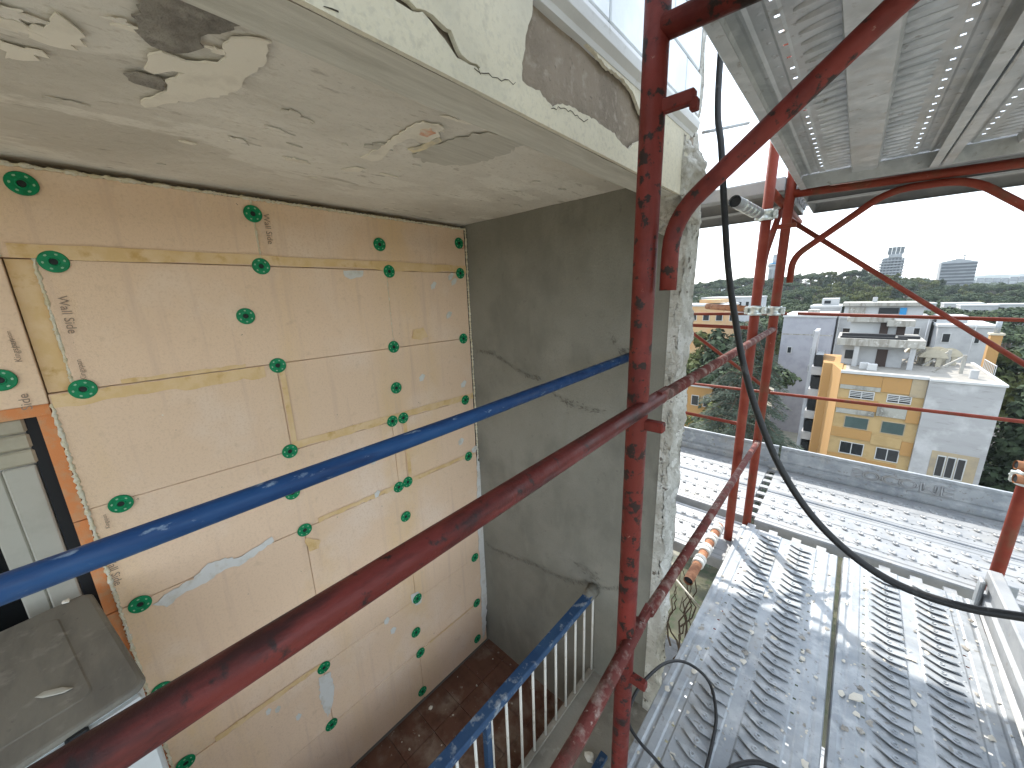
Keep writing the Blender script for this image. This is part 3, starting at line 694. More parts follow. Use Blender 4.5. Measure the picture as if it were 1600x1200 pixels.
# guard rails of the inner side
def rail(name, pts, r, mat, label, parent=None, flat=True):
    P = [Vector(p) for p in pts]; e = empty(name, P[0], label, 'rail', 'guard rails')
    MB().tube(P, r, 18).build('tube', M[mat], e)
    if flat:
        for p, q in ((P[0], P[1]), (P[-1], P[-2])):
            d = (q-p).normalized(); MB().bar(p - d*.05, p + d*.03, .012, r*1.9).build('flattened_end', M[mat], e)
    return e
rail('guard_rail', [(PX-.004, -1.2, -.338), (PX+.004, .10, -.292), (PX+.016, .90, -.256)], .0178, 'red_rail', 'thick dark red rail running from the near post towards the lower left', flat=True)
rail('guard_rail', [(PX+.022, .93, -.252), (PX+.004, Y2+.06, -.236)], .0158, 'red_dirty', 'upper spattered red rail between the near post and the far post')
rail('guard_rail', [(PX-.004, -1.2, -1.17), (PX+.012, .55, -.985), (PX+.018, .86, -.905)], .0178, 'red_dirty', 'lower spattered red rail left of the near post, above the kerb')
rail('guard_rail', [(PX+.024, .90, -.90), (PX+.004, Y2+.02, -.955)], .0158, 'red_dirty', 'lower red rail between the near post and the far post')
# outer guard rails of the corner scaffold
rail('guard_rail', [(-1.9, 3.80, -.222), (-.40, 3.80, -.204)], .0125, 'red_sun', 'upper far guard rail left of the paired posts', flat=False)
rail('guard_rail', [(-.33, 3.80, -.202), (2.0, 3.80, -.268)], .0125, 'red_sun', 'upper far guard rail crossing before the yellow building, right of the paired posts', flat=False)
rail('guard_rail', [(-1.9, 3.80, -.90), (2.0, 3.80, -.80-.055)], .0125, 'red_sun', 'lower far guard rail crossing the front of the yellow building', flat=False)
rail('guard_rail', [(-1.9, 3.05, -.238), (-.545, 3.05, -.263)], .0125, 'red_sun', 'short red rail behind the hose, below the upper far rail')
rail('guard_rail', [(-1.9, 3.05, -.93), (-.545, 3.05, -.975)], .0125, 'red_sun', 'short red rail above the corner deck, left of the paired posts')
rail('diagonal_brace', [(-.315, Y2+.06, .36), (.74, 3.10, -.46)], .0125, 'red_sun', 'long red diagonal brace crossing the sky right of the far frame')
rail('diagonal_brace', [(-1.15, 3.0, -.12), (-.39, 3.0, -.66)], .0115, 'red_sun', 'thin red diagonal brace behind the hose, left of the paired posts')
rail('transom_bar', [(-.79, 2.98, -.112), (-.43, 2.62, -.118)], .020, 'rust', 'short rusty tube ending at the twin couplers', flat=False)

# couplers
def coupler(p, ax, label, r=RP, s=1.0):
    p = Vector(p); ax = Vector(ax).normalized(); e = empty('coupler', p, label, 'coupler', 'scaffold couplers')
    ref = Vector((0,0,1)) if abs(ax.z) < .9 else Vector((0,1,0)); a = ax.cross(ref).normalized(); b = ax.cross(a)
    h = .026*s
    prof = [(-h, r+.003), (-h, r+.010), (-h*.55, r+.012), (-h*.3, r+.007), (h*.3, r+.007), (h*.55, r+.012), (h, r+.010), (h, r+.003)]
    m = MB(); n = 18
    for hh, rr_ in prof:
        for k in range(n):
            t = 2*math.pi*k/n; m.v.append(p + ax*hh + a*(rr_*math.cos(t)) + b*(rr_*math.sin(t)))
    for i in range(len(prof)-1):
        for k in range(n): m.face((i*n+k, i*n+(k+1) % n, (i+1)*n+(k+1) % n, (i+1)*n+k), True)
    m.build('clamp', M['zinc'], e)
    for sg in (-1, 1):
        c_ = p + a*sg*(r+.016); m = MB()
        m.tube([c_ - b*.022, c_ + b*.030], .006, 8); m.tube([c_ + b*.012, c_ + b*.024], .0105, 6, sm=False); m.tube([c_ - b*.024, c_ - b*.016], .0105, 6, sm=False)
        m.build('bolt', M['zinc'], e)
        MB().bbox((-.010, -.012, -h*.8), (.010, .012, h*.8), .003).xf(Matrix.Translation(c_) @ Matrix((a, b, ax)).transposed().to_4x4()).build('hinge_lug', M['zinc'], e)
    return e
coupler((-.404, 2.45, -.115), (0,0,1), 'left zinc coupler of the pair on the twin posts')
coupler((PX, Y2, -.128), (0,0,1), 'right zinc coupler of the pair on the twin posts')
coupler((-.405, 2.45, .375), (0,0,1), 'zinc coupler holding the perforated tube high on the corner post')
coupler((-.41, 2.36, -1.60), (0,0,1), 'zinc coupler at the foot of the corner post beside the rusty tube')
# perforated galvanised tube stub
gt = empty('tie_tube', (-.46, 1.95, .37), 'short galvanised tube with bands poking out below the upper deck', 'tube')
MB().tube([(-.448, 1.96, .378), (-.432, 2.40, .385)], .025, 18, True, None, True, True).build('tube', M['galv'], gt)
for k in range(4):
    y = 2.06+.075*k; MB().tube([(-.4455+.0027*k, y, .379), (-.444+.0027*k, y+.034, .380)], .0275, 16).build('band', M['zinc'], gt)
MB().tube([(-.4475, 1.975, .378), (-.446, 2.0, .378)], .022, 16).build('bore', M['blackgap'], gt)
# rusty tie tube with pale bands
rt_ = empty('rusty_tube', (-.48, 1.95, -1.6), 'rusty tube with pale clamp bands between the wall edge and the deck', 'tube')
a_, b_ = onz(1075, 908, -1.50), onz(1124, 822, -1.50)
MB().tube([a_, b_], .0242, 18, True, None, True, True).build('tube', M['rust'], rt_)
MB().tube([a_.lerp(b_, .02), a_.lerp(b_, .05)], .0205, 14).build('bore', M['blackgap'], rt_)
for t in (.26, .46, .66, .86):
    for dt in (0, .055):
        MB().tube([a_.lerp(b_, t+dt), a_.lerp(b_, t+dt+.045)], .0315, 16).build('clamp_band', M['wrap'], rt_)
MB().tube([(-.60, 2.02, -1.66), (-.36, 1.84, -1.66)], .0055, 8).build('thin_rod', M['alu'], None, label='thin beige rod between the wall edge and the deck', cat='rod')
# dry creeper stems in the gap
for i in range(8):
    rnd = random.Random(60+i); p = Vector((-.50+rnd.uniform(-.06,.07), 1.80+rnd.uniform(-.08,.45), -2.1)); P = []
    for k in range(9): P.append(p.copy()); p = p + Vector((rnd.uniform(-.035,.035), rnd.uniform(-.04,.04), .06))
    MB().tube(P, .004, 6, True, [.006-.0005*k for k in range(9)]).build('dry_stem', M['branch'], None, label='bare dry stem in the gap beside the broken wall edge', cat='plant', group='dry stems in the gap')

# ---- steel planks
def sheet(prof, holes, L, hole_v, hs, zoff=0):
    """folded sheet: prof is a list of (u, z); strips listed in holes are split along the length and get square openings"""
    m = MB(); n = len(prof)
    for i in range(n-1):
        (u0, z0), (u1, z1) = prof[i], prof[i+1]
        if i in holes:
            v = 0
            for hv in hole_v:
                m.quad((u0, v, z0), (u1, v, z1), (u1, hv-hs/2, z1), (u0, hv-hs/2, z0)); v = hv+hs/2
            m.quad((u0, v, z0), (u1, v, z1), (u1, L, z1), (u0, L, z0))
        else: m.quad((u0, 0, z0), (u1, 0, z1), (u1, L, z1), (u0, L, z0))
    return m
PW = .49
half = [(.030, -.072), (.004, -.072), (.0, -.068), (.0, -.010), (.004, -.001), (.022, 0), (.030, -.004), (.036, -.004), (.044, 0), (.070, 0), (.076, -.003), (.084, -.003), (.094, -.003), (.100, 0), (.120, .0), (.218, 0), (.224, -.004), (.232, -.004)]
pr_full = half + [(PW-u, z) for u, z in reversed(half)]
nh = len(half); hole_strips = (11, 2*nh-2-11)
def one_diamond(uc=0, v=0, hl=.057, hw=.0175, h=.0085, lean=.011, z0=.0004):
    """raised diamond pressing, slit open on the -v side, with a round boss in the middle"""
    m = MB(); A = Vector((uc-hl, v+lean, z0)); B = Vector((uc+hl, v-lean, z0)); Fv = Vector((uc-.002, v-hw, z0)); Bk = Vector((uc+.002, v+hw, z0)); c = Vector((uc, v, 0))
    top = [c + (p-c)*.80 + Vector((0, 0, h)) for p in (A, B, Bk)] ; ft = c + (Fv-c)*1.0 + Vector((0, .0, h))
    m.v += [A, B, Bk] + top + [ft, A.lerp(Fv, .5) + Vector((0, -.0005, h*.75)), Fv.lerp(B, .5) + Vector((0, -.0005, h*.75))]
    for q in ((0,3,5,2), (2,5,4,1), (3,7,6), (3,6,5), (5,6,4), (6,8,4), (0,7,3), (1,4,8)): m.face(q)
    n = len(m.v); r = .0080; zt3 = z0+h+.0030
    for rr_, zz in ((r*1.1, z0+h-.001), (r, zt3), (r*.66, zt3), (r*.5, z0+h-.002)):
        for t in range(10): m.v.append(Vector((uc+rr_*math.cos(t*.6283), v+rr_*math.sin(t*.6283), zz)))
    for i in range(3):
        for t in range(10): m.face((n+i*10+t, n+i*10+(t+1) % 10, n+(i+1)*10+(t+1) % 10, n+(i+1)*10+t), True)
    m.face([n+30+t for t in range(10)])
    return m
def one_rib(uc=0, v=0, hl=.052, hw=.0046, h=.0085, z0=-.0006):
    m = MB(); pts = [(uc-hl, v+.010), (uc-hl*.5, v+.001), (uc, v-.004), (uc+hl*.5, v-.004), (uc+hl, v-.008)]
    for i, (u, w) in enumerate(pts):
        e = .45 if i in (0, 4) else 1
        m.v += [Vector((u, w-hw*e*1.5, z0)), Vector((u, w-hw*.3*e, z0-h*e)), Vector((u, w+hw*.5*e, z0-h*e)), Vector((u, w+hw*1.2*e, z0))]
    for i in range(4):
        for k in range(3): m.face((i*4+k, (i+1)*4+k, (i+1)*4+k+1, i*4+k+1), True)
    return m
def one_pip(s_=1.0):
    m = MB()
    for rr_, zz in ((1.0, .0), (.82, .0080), (.42, .0072), (.30, .0040)):
        for t in range(12):
            a = t*.5236; x, y = .024*s_*rr_*math.cos(a), .0145*s_*rr_*math.sin(a); m.v.append(Vector((x*.8-y*.55, x*.55+y*.85, zz)))
    for i in range(3):
        for t in range(12): m.face((i*12+t, i*12+(t+1) % 12, (i+1)*12+(t+1) % 12, (i+1)*12+t), True)
    m.face([36+t for t in range(12)], True); return m
DIA_ME = one_diamond().mesh('raised_diamond', Vector((0,0,0))); RIB_ME = one_rib().mesh('pressed_rib', Vector((0,0,0)))
PIP_ME = [one_pip(k).mesh('raised_pip', Vector((0,0,0))) for k in (1.1, .85)]
def rivets(L, us, pitch, z0=0, r=.0045, h=.003, sgn=1, ph=.03):
    m = MB()
    for u in us:
        v = ph
        while v < L-.02:
            n = len(m.v); m.v.append(Vector((u, v, z0+h*sgn)))
            for t in range(8): m.v.append(Vector((u+r*math.cos(t*.785), v+r*math.sin(t*.785), z0)))
            for t in range(8): m.face((n, n+1+t, n+1+(t+1) % 8), True)
            v += pitch
    return m
def hook_mesh():
    m = MB(); m.bbox((-.02, 0, -.020), (.025, .050, -.005), .004); return m
HOOK_ME = MB().prism([Vector((-.02, 0, -.018)), Vector((-.02, 0, -.005)), Vector((-.02, .046, -.003)), Vector((-.02, .055, -.012)), Vector((-.02, .055, -.044)), Vector((-.02, .047, -.044)), Vector((-.02, .045, -.018))], (.045, 0, 0)).mesh('end_hook', Vector((0,0,0)))
def child(me, name, parent, loc, rz=0):
    o = bpy.data.objects.new(name, me); COL.objects.link(o); o.parent = parent; o.location = loc; o.rotation_euler = (0, 0, rz); return o
def make_plank(L, label, mat, group, style, near=True):
    """style: diamond (top pressings), rib (underside), pip (corner planks), plain"""
    e = empty('steel_plank', (0,0,0), label, 'plank', group); o0 = (0,0,0)
    hv = [.06+.066*i for i in range(int((L-.1)/.066))]
    sheet(pr_full, hole_strips, L, hv, .0078).build('deck_sheet', M[mat], e, o0)
    if style in ('diamond', 'rib'):
        me = DIA_ME if style == 'diamond' else RIB_ME
        if not me.materials: me.materials.append(M[mat])
        for uc in (.168, PW-.168):
            v = .05
            while v < L-.05:
                child(me, 'raised_diamond' if style == 'diamond' else 'pressed_rib', e, (uc, v, 0), random.uniform(-.02, .02)); v += .0515
        if style == 'diamond': rivets(L, (.108, PW-.108), .0515, .0002, ph=.066).build('side_pips', M[mat], e, o0, kind='stuff')
        else: rivets(L, (.060, PW-.060), .066, -.0006, .006, .0025, -1).build('under_dimples', M[mat], e, o0, kind='stuff')
    elif style == 'pip':
        for ui, uc in enumerate((.125, .245, .365)):
            v = .05+.02*(ui % 2); me = PIP_ME[ui % 2]
            if not me.materials: me.materials.append(M[mat])
            while v < L-.05: child(me, 'raised_pip', e, (uc, v, .0002)); v += .078
        m = MB()
        for ui, uc in enumerate((.125, .245, .365)):
            v = .05+.02*(ui % 2)
            while v < L-.05:
                m.box((uc+.026, v+.034, .0002), (uc+.031, v+.042, .0022)); m.box((uc-.036, v-.010, .0002), (uc-.031, v+.006, .0022)); v += .078
        m.build('nibs', M['galv'], e, o0, kind='stuff')
    st = MB()
    for a, b in (((.192, -.003), (.200, -.034)), ((.200, -.034), (PW-.200, -.034)), ((PW-.200, -.034), (PW-.192, -.003))):
        st.quad((a[0], .004, a[1]), (b[0], .004, b[1]), (b[0], L-.004, b[1]), (a[0], L-.004, a[1]))
    st.build('stiffener', M[mat], e, o0)
    if not HOOK_ME.materials: HOOK_ME.materials.append(M['galv_new'])
    for v, s in ((0, -1), (L, 1)):
        MB().box((.004, v-.002 if s < 0 else v-.004, -.070), (PW-.004, v+.004 if s < 0 else v+.002, -.006)).build('end_plate', M[mat], e, o0)
        for u in (.05, .17, .29, .41): child(HOOK_ME, 'end_hook', e, (u if s > 0 else u+.005, v, 0), 0 if s > 0 else math.pi)
    return e
LD = 1.77
def place(o, loc, rz): o.location = loc; o.rotation_euler = (0, 0, rz); return o
def kids(o): bpy.context.view_layer.update(); KIDS[o.name] = list(o.children); return o
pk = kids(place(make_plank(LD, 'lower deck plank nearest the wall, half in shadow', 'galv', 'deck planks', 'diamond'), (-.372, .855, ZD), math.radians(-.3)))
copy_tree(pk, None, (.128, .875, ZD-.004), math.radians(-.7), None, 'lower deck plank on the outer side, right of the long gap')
def spatter(parent, n, L, seed):
    rnd = random.Random(seed); m = MB()
    for _ in range(n):
        c = Vector((rnd.uniform(.02, PW-.02), rnd.uniform(.05, L-.05), .0006)); R_ = rnd.choice((.003, .004, .005, .007, .012)); k = 9; n0 = len(m.v)
        for q in range(k):
            a = 6.283*q/k; f_ = rnd.uniform(.55, 1.2); m.v.append(c + Vector((R_*f_*math.cos(a), R_*f_*math.sin(a)*1.3, 0)))
        m.v.append(c + Vector((0, 0, R_*.28)))
        for q in range(k): m.face((n0+q, n0+(q+1) % k, n0+k), True)
    o = m.build('mortar_spatter', M['chip' if seed % 2 else 'softdark'], parent, (0, 0, 0), kind='stuff'); o.location = (0, 0, 0); return o
for i, o_ in enumerate([x for x in COL.objects if x.name.startswith('steel_plank')]):
    spatter(o_, 150, LD, 2*i+3); spatter(o_, 70, LD, 2*i+2)
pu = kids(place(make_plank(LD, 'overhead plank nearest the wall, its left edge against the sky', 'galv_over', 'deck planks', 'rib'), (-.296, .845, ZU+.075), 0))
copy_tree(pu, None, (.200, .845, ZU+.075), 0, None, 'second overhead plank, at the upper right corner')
pp = kids(place(make_plank(LD, 'overhead plank end beside the top of the near post', 'galv', 'deck planks', 'plain'), (-.296, -1.0, ZU+.078), 0))
for x, y, z, lb in [(.200, -1.0, ZU+.078, 'overhead plank of the nearer bay beside the diagonal brace'), (-.372, -.98, ZD, 'lower deck plank of the nearer bay, nearest the wall'), (.132, -.98, ZD, 'lower deck plank of the nearer bay, outer side'),
                    (-.16, .86, -3.55, 'lower storey plank seen through the long deck gap'), (.34, .86, -3.55, 'lower storey plank under the outer side of the deck')]:
    copy_tree(pp, None, (x, y, z), 0, None, lb)
# corner deck planks run across (+X)
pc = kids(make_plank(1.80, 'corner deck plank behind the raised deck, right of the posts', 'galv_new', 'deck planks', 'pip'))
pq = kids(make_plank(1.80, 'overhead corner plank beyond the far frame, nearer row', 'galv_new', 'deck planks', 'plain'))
R90 = math.radians(-90)
place(pc, (-.31, 3.245, ZD-.012), R90)
corner = [(-.31, 3.74, ZD-.012, 'corner deck plank beside the lettered toe board, right of the posts'),
          (-2.17, 3.245, ZD-.012, 'corner deck plank behind the broken wall edge, nearer row'),
          (-2.17, 3.74, ZD-.012, 'corner deck plank beside the toe board, left of the posts'),
          (1.55, 3.245, ZD-.012, 'corner deck plank beyond the outer toe board, nearer row'),
          (1.55, 3.74, ZD-.012, 'corner deck plank beyond the outer toe board, farther row'),
          (-2.17, 2.70, ZD-.035, 'narrow sunlit plank in the gap beside the rusty tube'),
          (-.31, 3.635, ZU+.095, 'overhead corner plank beyond the far frame, farther row'),
          (-2.17, 3.14, ZU+.095, 'overhead corner plank behind the hose, nearer row'),
          (-2.17, 3.635, ZU+.095, 'overhead corner plank behind the hose, farther row'),
          (1.55, 3.14, ZU+.095, 'overhead corner plank at the right edge, nearer row'),
          (1.55, 3.635, ZU+.095, 'overhead corner plank at the right edge, farther row'),
          (-2.30, 2.25, -2.35, 'lower storey plank seen through the gap by the dry stems'),
          (-2.17, 3.20, -3.55, 'lower storey corner plank far below, left'),
          (-.31, 3.20, -3.55, 'lower storey corner plank far below, right')]
place(pq, (-.31, 3.14, ZU+.095), R90)
for x, y, z, lb in corner: copy_tree(pc if -2.0 < z < 0 else pq, None, (x, y, z), R90, None, lb)
# ---- toe boards
def toe_board(loc, L, label, rz, text=None, H=.20):
    e = empty('toe_board', loc, label, 'toe board', 'toe boards')
    F = Matrix.Translation(Vector(loc)) @ Matrix.Rotation(rz, 4, 'Z')
    prof = [(.028, -.06), (.002, -.06), (0, .003), (0, .034), (.010, .044), (.010, .060), (0, .068), (0, .160), (.006, .166), (.006, .174), (0, .180), (0, H-.004), (.003, H), (.022, H), (.022, H-.012)]
    m = MB()
    for (a, z0), (b, z1) in zip(prof, prof[1:]): m.quad((0, a, z0), (L, a, z0), (L, b, z1), (0, b, z1))
    m.xf(F).build('board_sheet', M['galv'], e)
    MB().box((0, .001, .004), (.003, .026, H-.004)).xf(F).build('end_cap', M['galv'], e); MB().box((L-.003, .001, .004), (L, .026, H-.004)).xf(F).build('end_cap', M['galv'], e)
    if text:
        o = text_on('embossed_letters', text[0], text[2], M['galv_new'], e, (0,0,0), (1,0,0), (0,0,-1), outline=True, bevel=.0048)
        o.data.flip_normals(); o.location = F @ Vector((text[1], -.001, .114)) - WL[e.name]; o.data.transform(Matrix.Scale(1.35, 4, (1,0,0)))
    return e
toe_board((-.30, 3.752, ZD-.008), 1.80, 'long galvanised toe board with embossed letters in front of the yellow building', 0, ('SOCOME', .725, .095))
toe_board((-2.12, 3.752, ZD-.008), 1.80, 'galvanised toe board left of the paired posts', 0)
toe_board((1.53, 3.752, ZD-.008), 1.80, 'galvanised toe board at the far right edge', 0)
ot = empty('outer_toe_board', (.66, .9, ZD), 'bright steel toe board standing along the outer edge of the deck', 'toe board', 'toe boards')
op = [(.640, ZD-.02), (.652, ZD-.012), (.652, ZD+.045), (.664, ZD+.058), (.664, ZD+.10), (.652, ZD+.112), (.652, ZD+.165), (.658, ZD+.172), (.694, ZD+.172), (.700, ZD+.165), (.700, ZD-.02)]
m = MB()
for (a, z0), (b, z1) in zip(op, op[1:]): m.quad((a, .2, z0), (a, 2.66, z0), (b, 2.66, z1), (b, .2, z1))
m.build('board_sheet', M['galv_new'], ot)
for y in (2.60,):
    MB().bbox((.630, y, ZD-.01), (.648, y+.055, ZD+.13), .006).build('hook_plate', M['galv'], ot)
    MB().bbox((.700, y+.02, ZD+.02), (.745, y+.03, ZD+.14), .004).build('end_tab', M['galv'], ot)
# coupler with tube stubs on the outer far post
coupler((.711, 2.782, -.905), (0,0,1), 'zinc coupler on the outer far post at the right edge', s=1.3)
for i, (dz, dy, mt, lb) in enumerate([(0, -.055, 'rust', 'lower rusty tube stub held at the right edge coupler'), (.055, -.02, 'rust', 'upper rusty tube stub above the right edge coupler')]):
    st = empty('tube_stub', (.66, 2.72+dy, -.885+dz), lb, 'tube')
    MB().tube([(.650, 2.73+dy, -.880+dz), (1.1, 2.80+dy, -.90+dz)], .021, 16, True, None, True, True).build('tube', M[mt], st)
    MB().tube([(.655, 2.731+dy, -.880+dz), (.67, 2.734+dy, -.881+dz)], .0175, 14).build('bore', M['blackgap'], st)

# ---- hose and cable
def smooth(pts, n=8):
    P = [Vector(p) for p in pts]; out = []
    Q = [P[0]*2-P[1]] + P + [P[-1]*2-P[-2]]
    for i in range(1, len(Q)-2):
        for k in range(n):
            t = k/n; a, b, c, d = Q[i-1], Q[i], Q[i+1], Q[i+2]
            out.append(.5*((2*b) + (c-a)*t + (2*a-5*b+4*c-d)*t*t + (3*b-3*c+d-a)*t**3))
    out.append(P[-1]); return out
hp = [(1122,148,1.62),(1127,230,1.60),(1132,330,1.58),(1138,420,1.56),(1149,500,1.54),(1163,575,1.52),(1185,650,1.50),(1218,728,1.48),(1264,800,1.46),(1325,862,1.45),(1400,912,1.44),(1500,947,1.44),(1610,966,1.44)]
H = [ony(u, v, y) for u, v, y in hp]
H = [H[0] + Vector((-.03, .05, 1.2)), H[0] + Vector((-.012, .02, .5))] + H + [H[-1] + (H[-1]-H[-2])*1.5, H[-1] + (H[-1]-H[-2])*5 + Vector((0, -.3, -.25))]
MB().tube(smooth(H), .0112, 12).build('hose', M['cable'], None, label='thick black hose hanging down and curving across the decks', cat='hose')
cp = [(1238,1215,-1.49),(1190,1192,-1.49),(1150,1196,-1.495),(1125,1215,-1.50)]
C1 = [(1100,1215,-1.508),(1112,1165,-1.512),(1119,1120,-1.512),(1112,1075,-1.500),(1095,1050,-1.47),(1068,1034,-1.42),(1040,1036,-1.37),(1012,1058,-1.34),(992,1085,-1.34),(982,1115,-1.36),(984,1135,-1.40),(1000,1160,-1.47),(1022,1184,-1.508),(1045,1212,-1.515)]
MB().tube(smooth([onz(*p) for p in C1]), .0055, 8).build('cable', M['cable'], None, label='thin black cable looped over the deck edge at the bottom', cat='cable')
MB().tube(smooth([onz(*p) for p in cp]), .0075, 8).build('cable', M['cable'], None, label='short arc of black cable at the bottom edge of the deck', cat='cable')
# tie bar across the gap in the sky
MB().tube([ony(1098, 207, 1.70), ony(1118, 203, 1.75), ony(1170, 192, 1.9)], .006, 8).build('tie_rod', M['galv'], None, label='thin steel rod from the wall edge to the overhead deck', cat='rod')
# wedge of dirt and chips on the deck
chip(onz(1337, 1090, ZD+.004), .018, 81, 'chip', 'flat splinter on the outer deck plank', .25, .9, 1.8)
chip(onz(1213, 735, ZD), .030, 82, 'softdark', 'dark mortar lump beside the hose on the corner deck', .4, .3, 1.5)
chip(onz(1517, 971, ZD+.004), .012, 83, 'softdark', 'dark pebble near the outer edge of the deck', .5, .3, 1.3)
# ------------------------------------------------------------------ ground, far land
def sky_el(az):
    T_ = [(-60, 1.2), (-17, 1.1), (-12, 1.2), (-8, 1.25), (-5, 1.45), (-2, 1.55), (1, 1.4), (3, 1.0), (5, .45), (7, -.35), (11, -.45), (60, -.4)]
    for (a, e), (b, f) in zip(T_, T_[1:]):
        if a <= az <= b: t = (az-a)/(b-a); return e+(f-e)*t
    return T_[0][1] if az < T_[0][0] else T_[-1][1]
GZ = -26.0
def ground(x, y):
    d = math.hypot(x, y); az = math.degrees(math.atan2(x, y))
    if abs(az) > 100 or d < 120: return GZ
    w = max(0, min(1, (100-abs(az))/40)); e1 = sky_el(az)
    if d < 150: h = GZ + (150*math.tan(math.radians(-3.3))-14-GZ)*((d-120)/30)
    elif d < 430: h = d*math.tan(math.radians(-3.3+(e1+3.3)*((d-150)/280)**.8))-14
    else:
        h0 = 430*math.tan(math.radians(e1))-14; h = h0 + (-14-h0)*min(1, (d-430)/500)
    return GZ + (h-GZ)*w
M['ground'] = pmat('scrub and soil', (.24,.225,.18), .95, 0, [((.30,.28,.235), .08, .45, .62, 6), ((.10,.12,.055), .05, .55, .66, 6)])
M['asphalt'] = pmat('asphalt', (.055,.055,.056), .9, 0, [((.085,.083,.08), .6, .45, .66, 6)], (8, .2, .01))
M['pave'] = pmat('pale paving', (.34,.32,.285), .9, 0, [((.33,.31,.28), .4, .45, .66, 6)])
M['hill'] = pmat('far wooded land', (.075,.095,.085), 1.0, 0, [((.17,.18,.185), .012, .52, .62, 8), ((.05,.07,.06), .03, .5, .6, 6)])
gm = MB(); rad = [0, 30, 60, 90, 120, 135, 150, 175, 200, 225, 250, 280, 310, 340, 370, 400, 430, 480, 560, 700, 950, 1400, 2500, 5000, 9000]
NA = 120
for r in rad:
    for k in range(NA):
        a = 2*math.pi*k/NA; x, y = r*math.sin(a), r*math.cos(a)
        gm.v.append(Vector((x, y, ground(x, y))))
for i in range(len(rad)-1):
    for k in range(NA): gm.face((i*NA+k, (i+1)*NA+k, (i+1)*NA+(k+1) % NA, i*NA+(k+1) % NA), True)
M['wood'] = pmat('woodland floor', (.035,.042,.022), .98, 0, [((.055,.06,.03), .05, .45, .62, 6)])
wf = MB(); nf = rad.index(135)*NA
wf.v = [p + Vector((0,0,.05)) for p in gm.v[nf:]]; wf.f = [tuple(i-nf for i in q) for q in gm.f if min(q) >= nf]; wf.sm = [True]*len(wf.f)
gm.build('ground', M['ground'], None, (0,0,GZ), kind='structure')
wf.build('woodland_floor', M['wood'], None, (0,0,GZ), kind='structure')
MB().box((17.5, 20, GZ-.2), (32, 118, GZ+.03)).build('street', M['asphalt'], None, kind='structure')
MB().box((15.8, 20, GZ-.2), (17.4, 118, GZ+.15)).build('pavement', M['pave'], None, kind='structure')
M['soil'] = pmat('dark garden soil', (.05,.048,.03), .95, 0, [((.09,.085,.05), .4, .45, .62, 8), ((.03,.04,.018), 1.2, .5, .62, 8)])
MB().box((-9.0, 3.0, GZ-.2), (4.6, 48, GZ+.04)).build('garden_bed', M['soil'], None, kind='structure')
MB().box((4.7, -60, GZ-.2), (15.6, 46, GZ+.05)).build('bounce_yard', M['pave'], None, kind='structure')  # pale yard added to bounce sunlight up to the balcony ceiling
MB().box((-4.5, 48.1, GZ-.2), (-1.0, 60, GZ+.06)).build('courtyard_path', M['pave'], None, kind='structure')
hm = MB()
def hill(s, t):
    az = math.radians(-40+100*s); d = 2300+t*900
    e = .30+.22*noise.fractal(Vector((s*30, 1.5, 0)), .9, 2, 4) + (.30 if s > .47 else .05)
    z = d*math.tan(math.radians(e*min(1, t*2.2))) - (1-min(1, t*2.2))*15
    return (d*math.sin(az), d*math.cos(az), z - (t > .6)*40*(t-.6))
hm.grid(hill, 220, 8); hm.build('far_hills', M['hill'], None, kind='structure')

# ------------------------------------------------------------------ buildings
M['yellow'] = pmat('ochre stucco', (.38,.215,.08), .9, 0, [((.38,.22,.08), .7, .45, .66, 6), ((.30,.20,.10), 1.6, .62, .76, 7)])
M['yellow_pale'] = pmat('pale ochre stucco', (.42,.295,.14), .9, 0, [((.36,.25,.115), .8, .46, .66, 6), ((.42,.34,.2), 2.0, .64, .76, 7)])
M['ochre_grey'] = pmat('weathered ochre', (.36,.29,.19), .9, 0, [((.27,.23,.17), 1.2, .45, .66, 7)])
M['concgrey'] = pmat('weathered concrete band', (.33,.32,.28), .92, 0, [((.16,.15,.13), 1.1, .48, .66, 8, (1,1,.35)), ((.42,.41,.37), 3, .56, .7, 7)])
M['travert'] = pmat('travertine cladding', (.35,.345,.342), .85, 0, [((.32,.315,.31), .9, .45, .64, 7, (.35,.35,2.2)), ((.24,.23,.22), 2.0, .60, .72, 8, (.4,.4,3.0)), ((.45,.445,.44), .5, .5, .66, 4)])
M['bwhite'] = pmat('white stucco', (.41,.41,.405), .9, 0, [((.33,.33,.33), .5, .46, .66, 6), ((.30,.29,.27), 1.4, .64, .76, 8, (1,1,.4))])
M['blav'] = pmat('pale lilac stucco', (.34,.34,.37), .9, 0, [((.28,.28,.31), .5, .46, .66, 6)])
M['terrace'] = pmat('terrace paving', (.29,.27,.24), .9, 0, [((.22,.205,.18), .7, .46, .66, 6), ((.33,.31,.28), 2.4, .62, .74, 7)])
M['slabc'] = pmat('streaked canopy concrete', (.34,.325,.29), .92, 0, [((.22,.20,.17), 1.5, .47, .62, 8, (1.4,1.4,.25)), ((.56,.54,.5), 2.6, .58, .72, 6)])
M['shutter'] = pmat('dark green roller shutter', (.045,.075,.07), .6, 0, [((.06,.095,.088), .5, .45, .6)])
M['frame'] = pmat('white window frame', (.48,.48,.47), .6)
M['darkglass'] = pmat('far window glass', (.018,.021,.024), .15)
M['rooftar'] = pmat('black roofing', (.02,.02,.021), .8)
M['door'] = pmat('dark brown door', (.045,.028,.022), .7)
M['pillar_grey'] = pmat('grey stucco', (.46,.46,.47), .9, 0, [((.38,.38,.39), .8, .46, .66, 6)])
M['vault'] = pmat('cream roof shell', (.46,.415,.32), .88, 0, [((.36,.325,.25), 1.2, .47, .66, 7)])
M['fardark'] = pmat('far glazing', (.075,.085,.095), .5)
M['farlight'] = pmat('far concrete band', (.33,.34,.35), .85, 0, [((.25,.26,.27), .15, .45, .62, 5)])
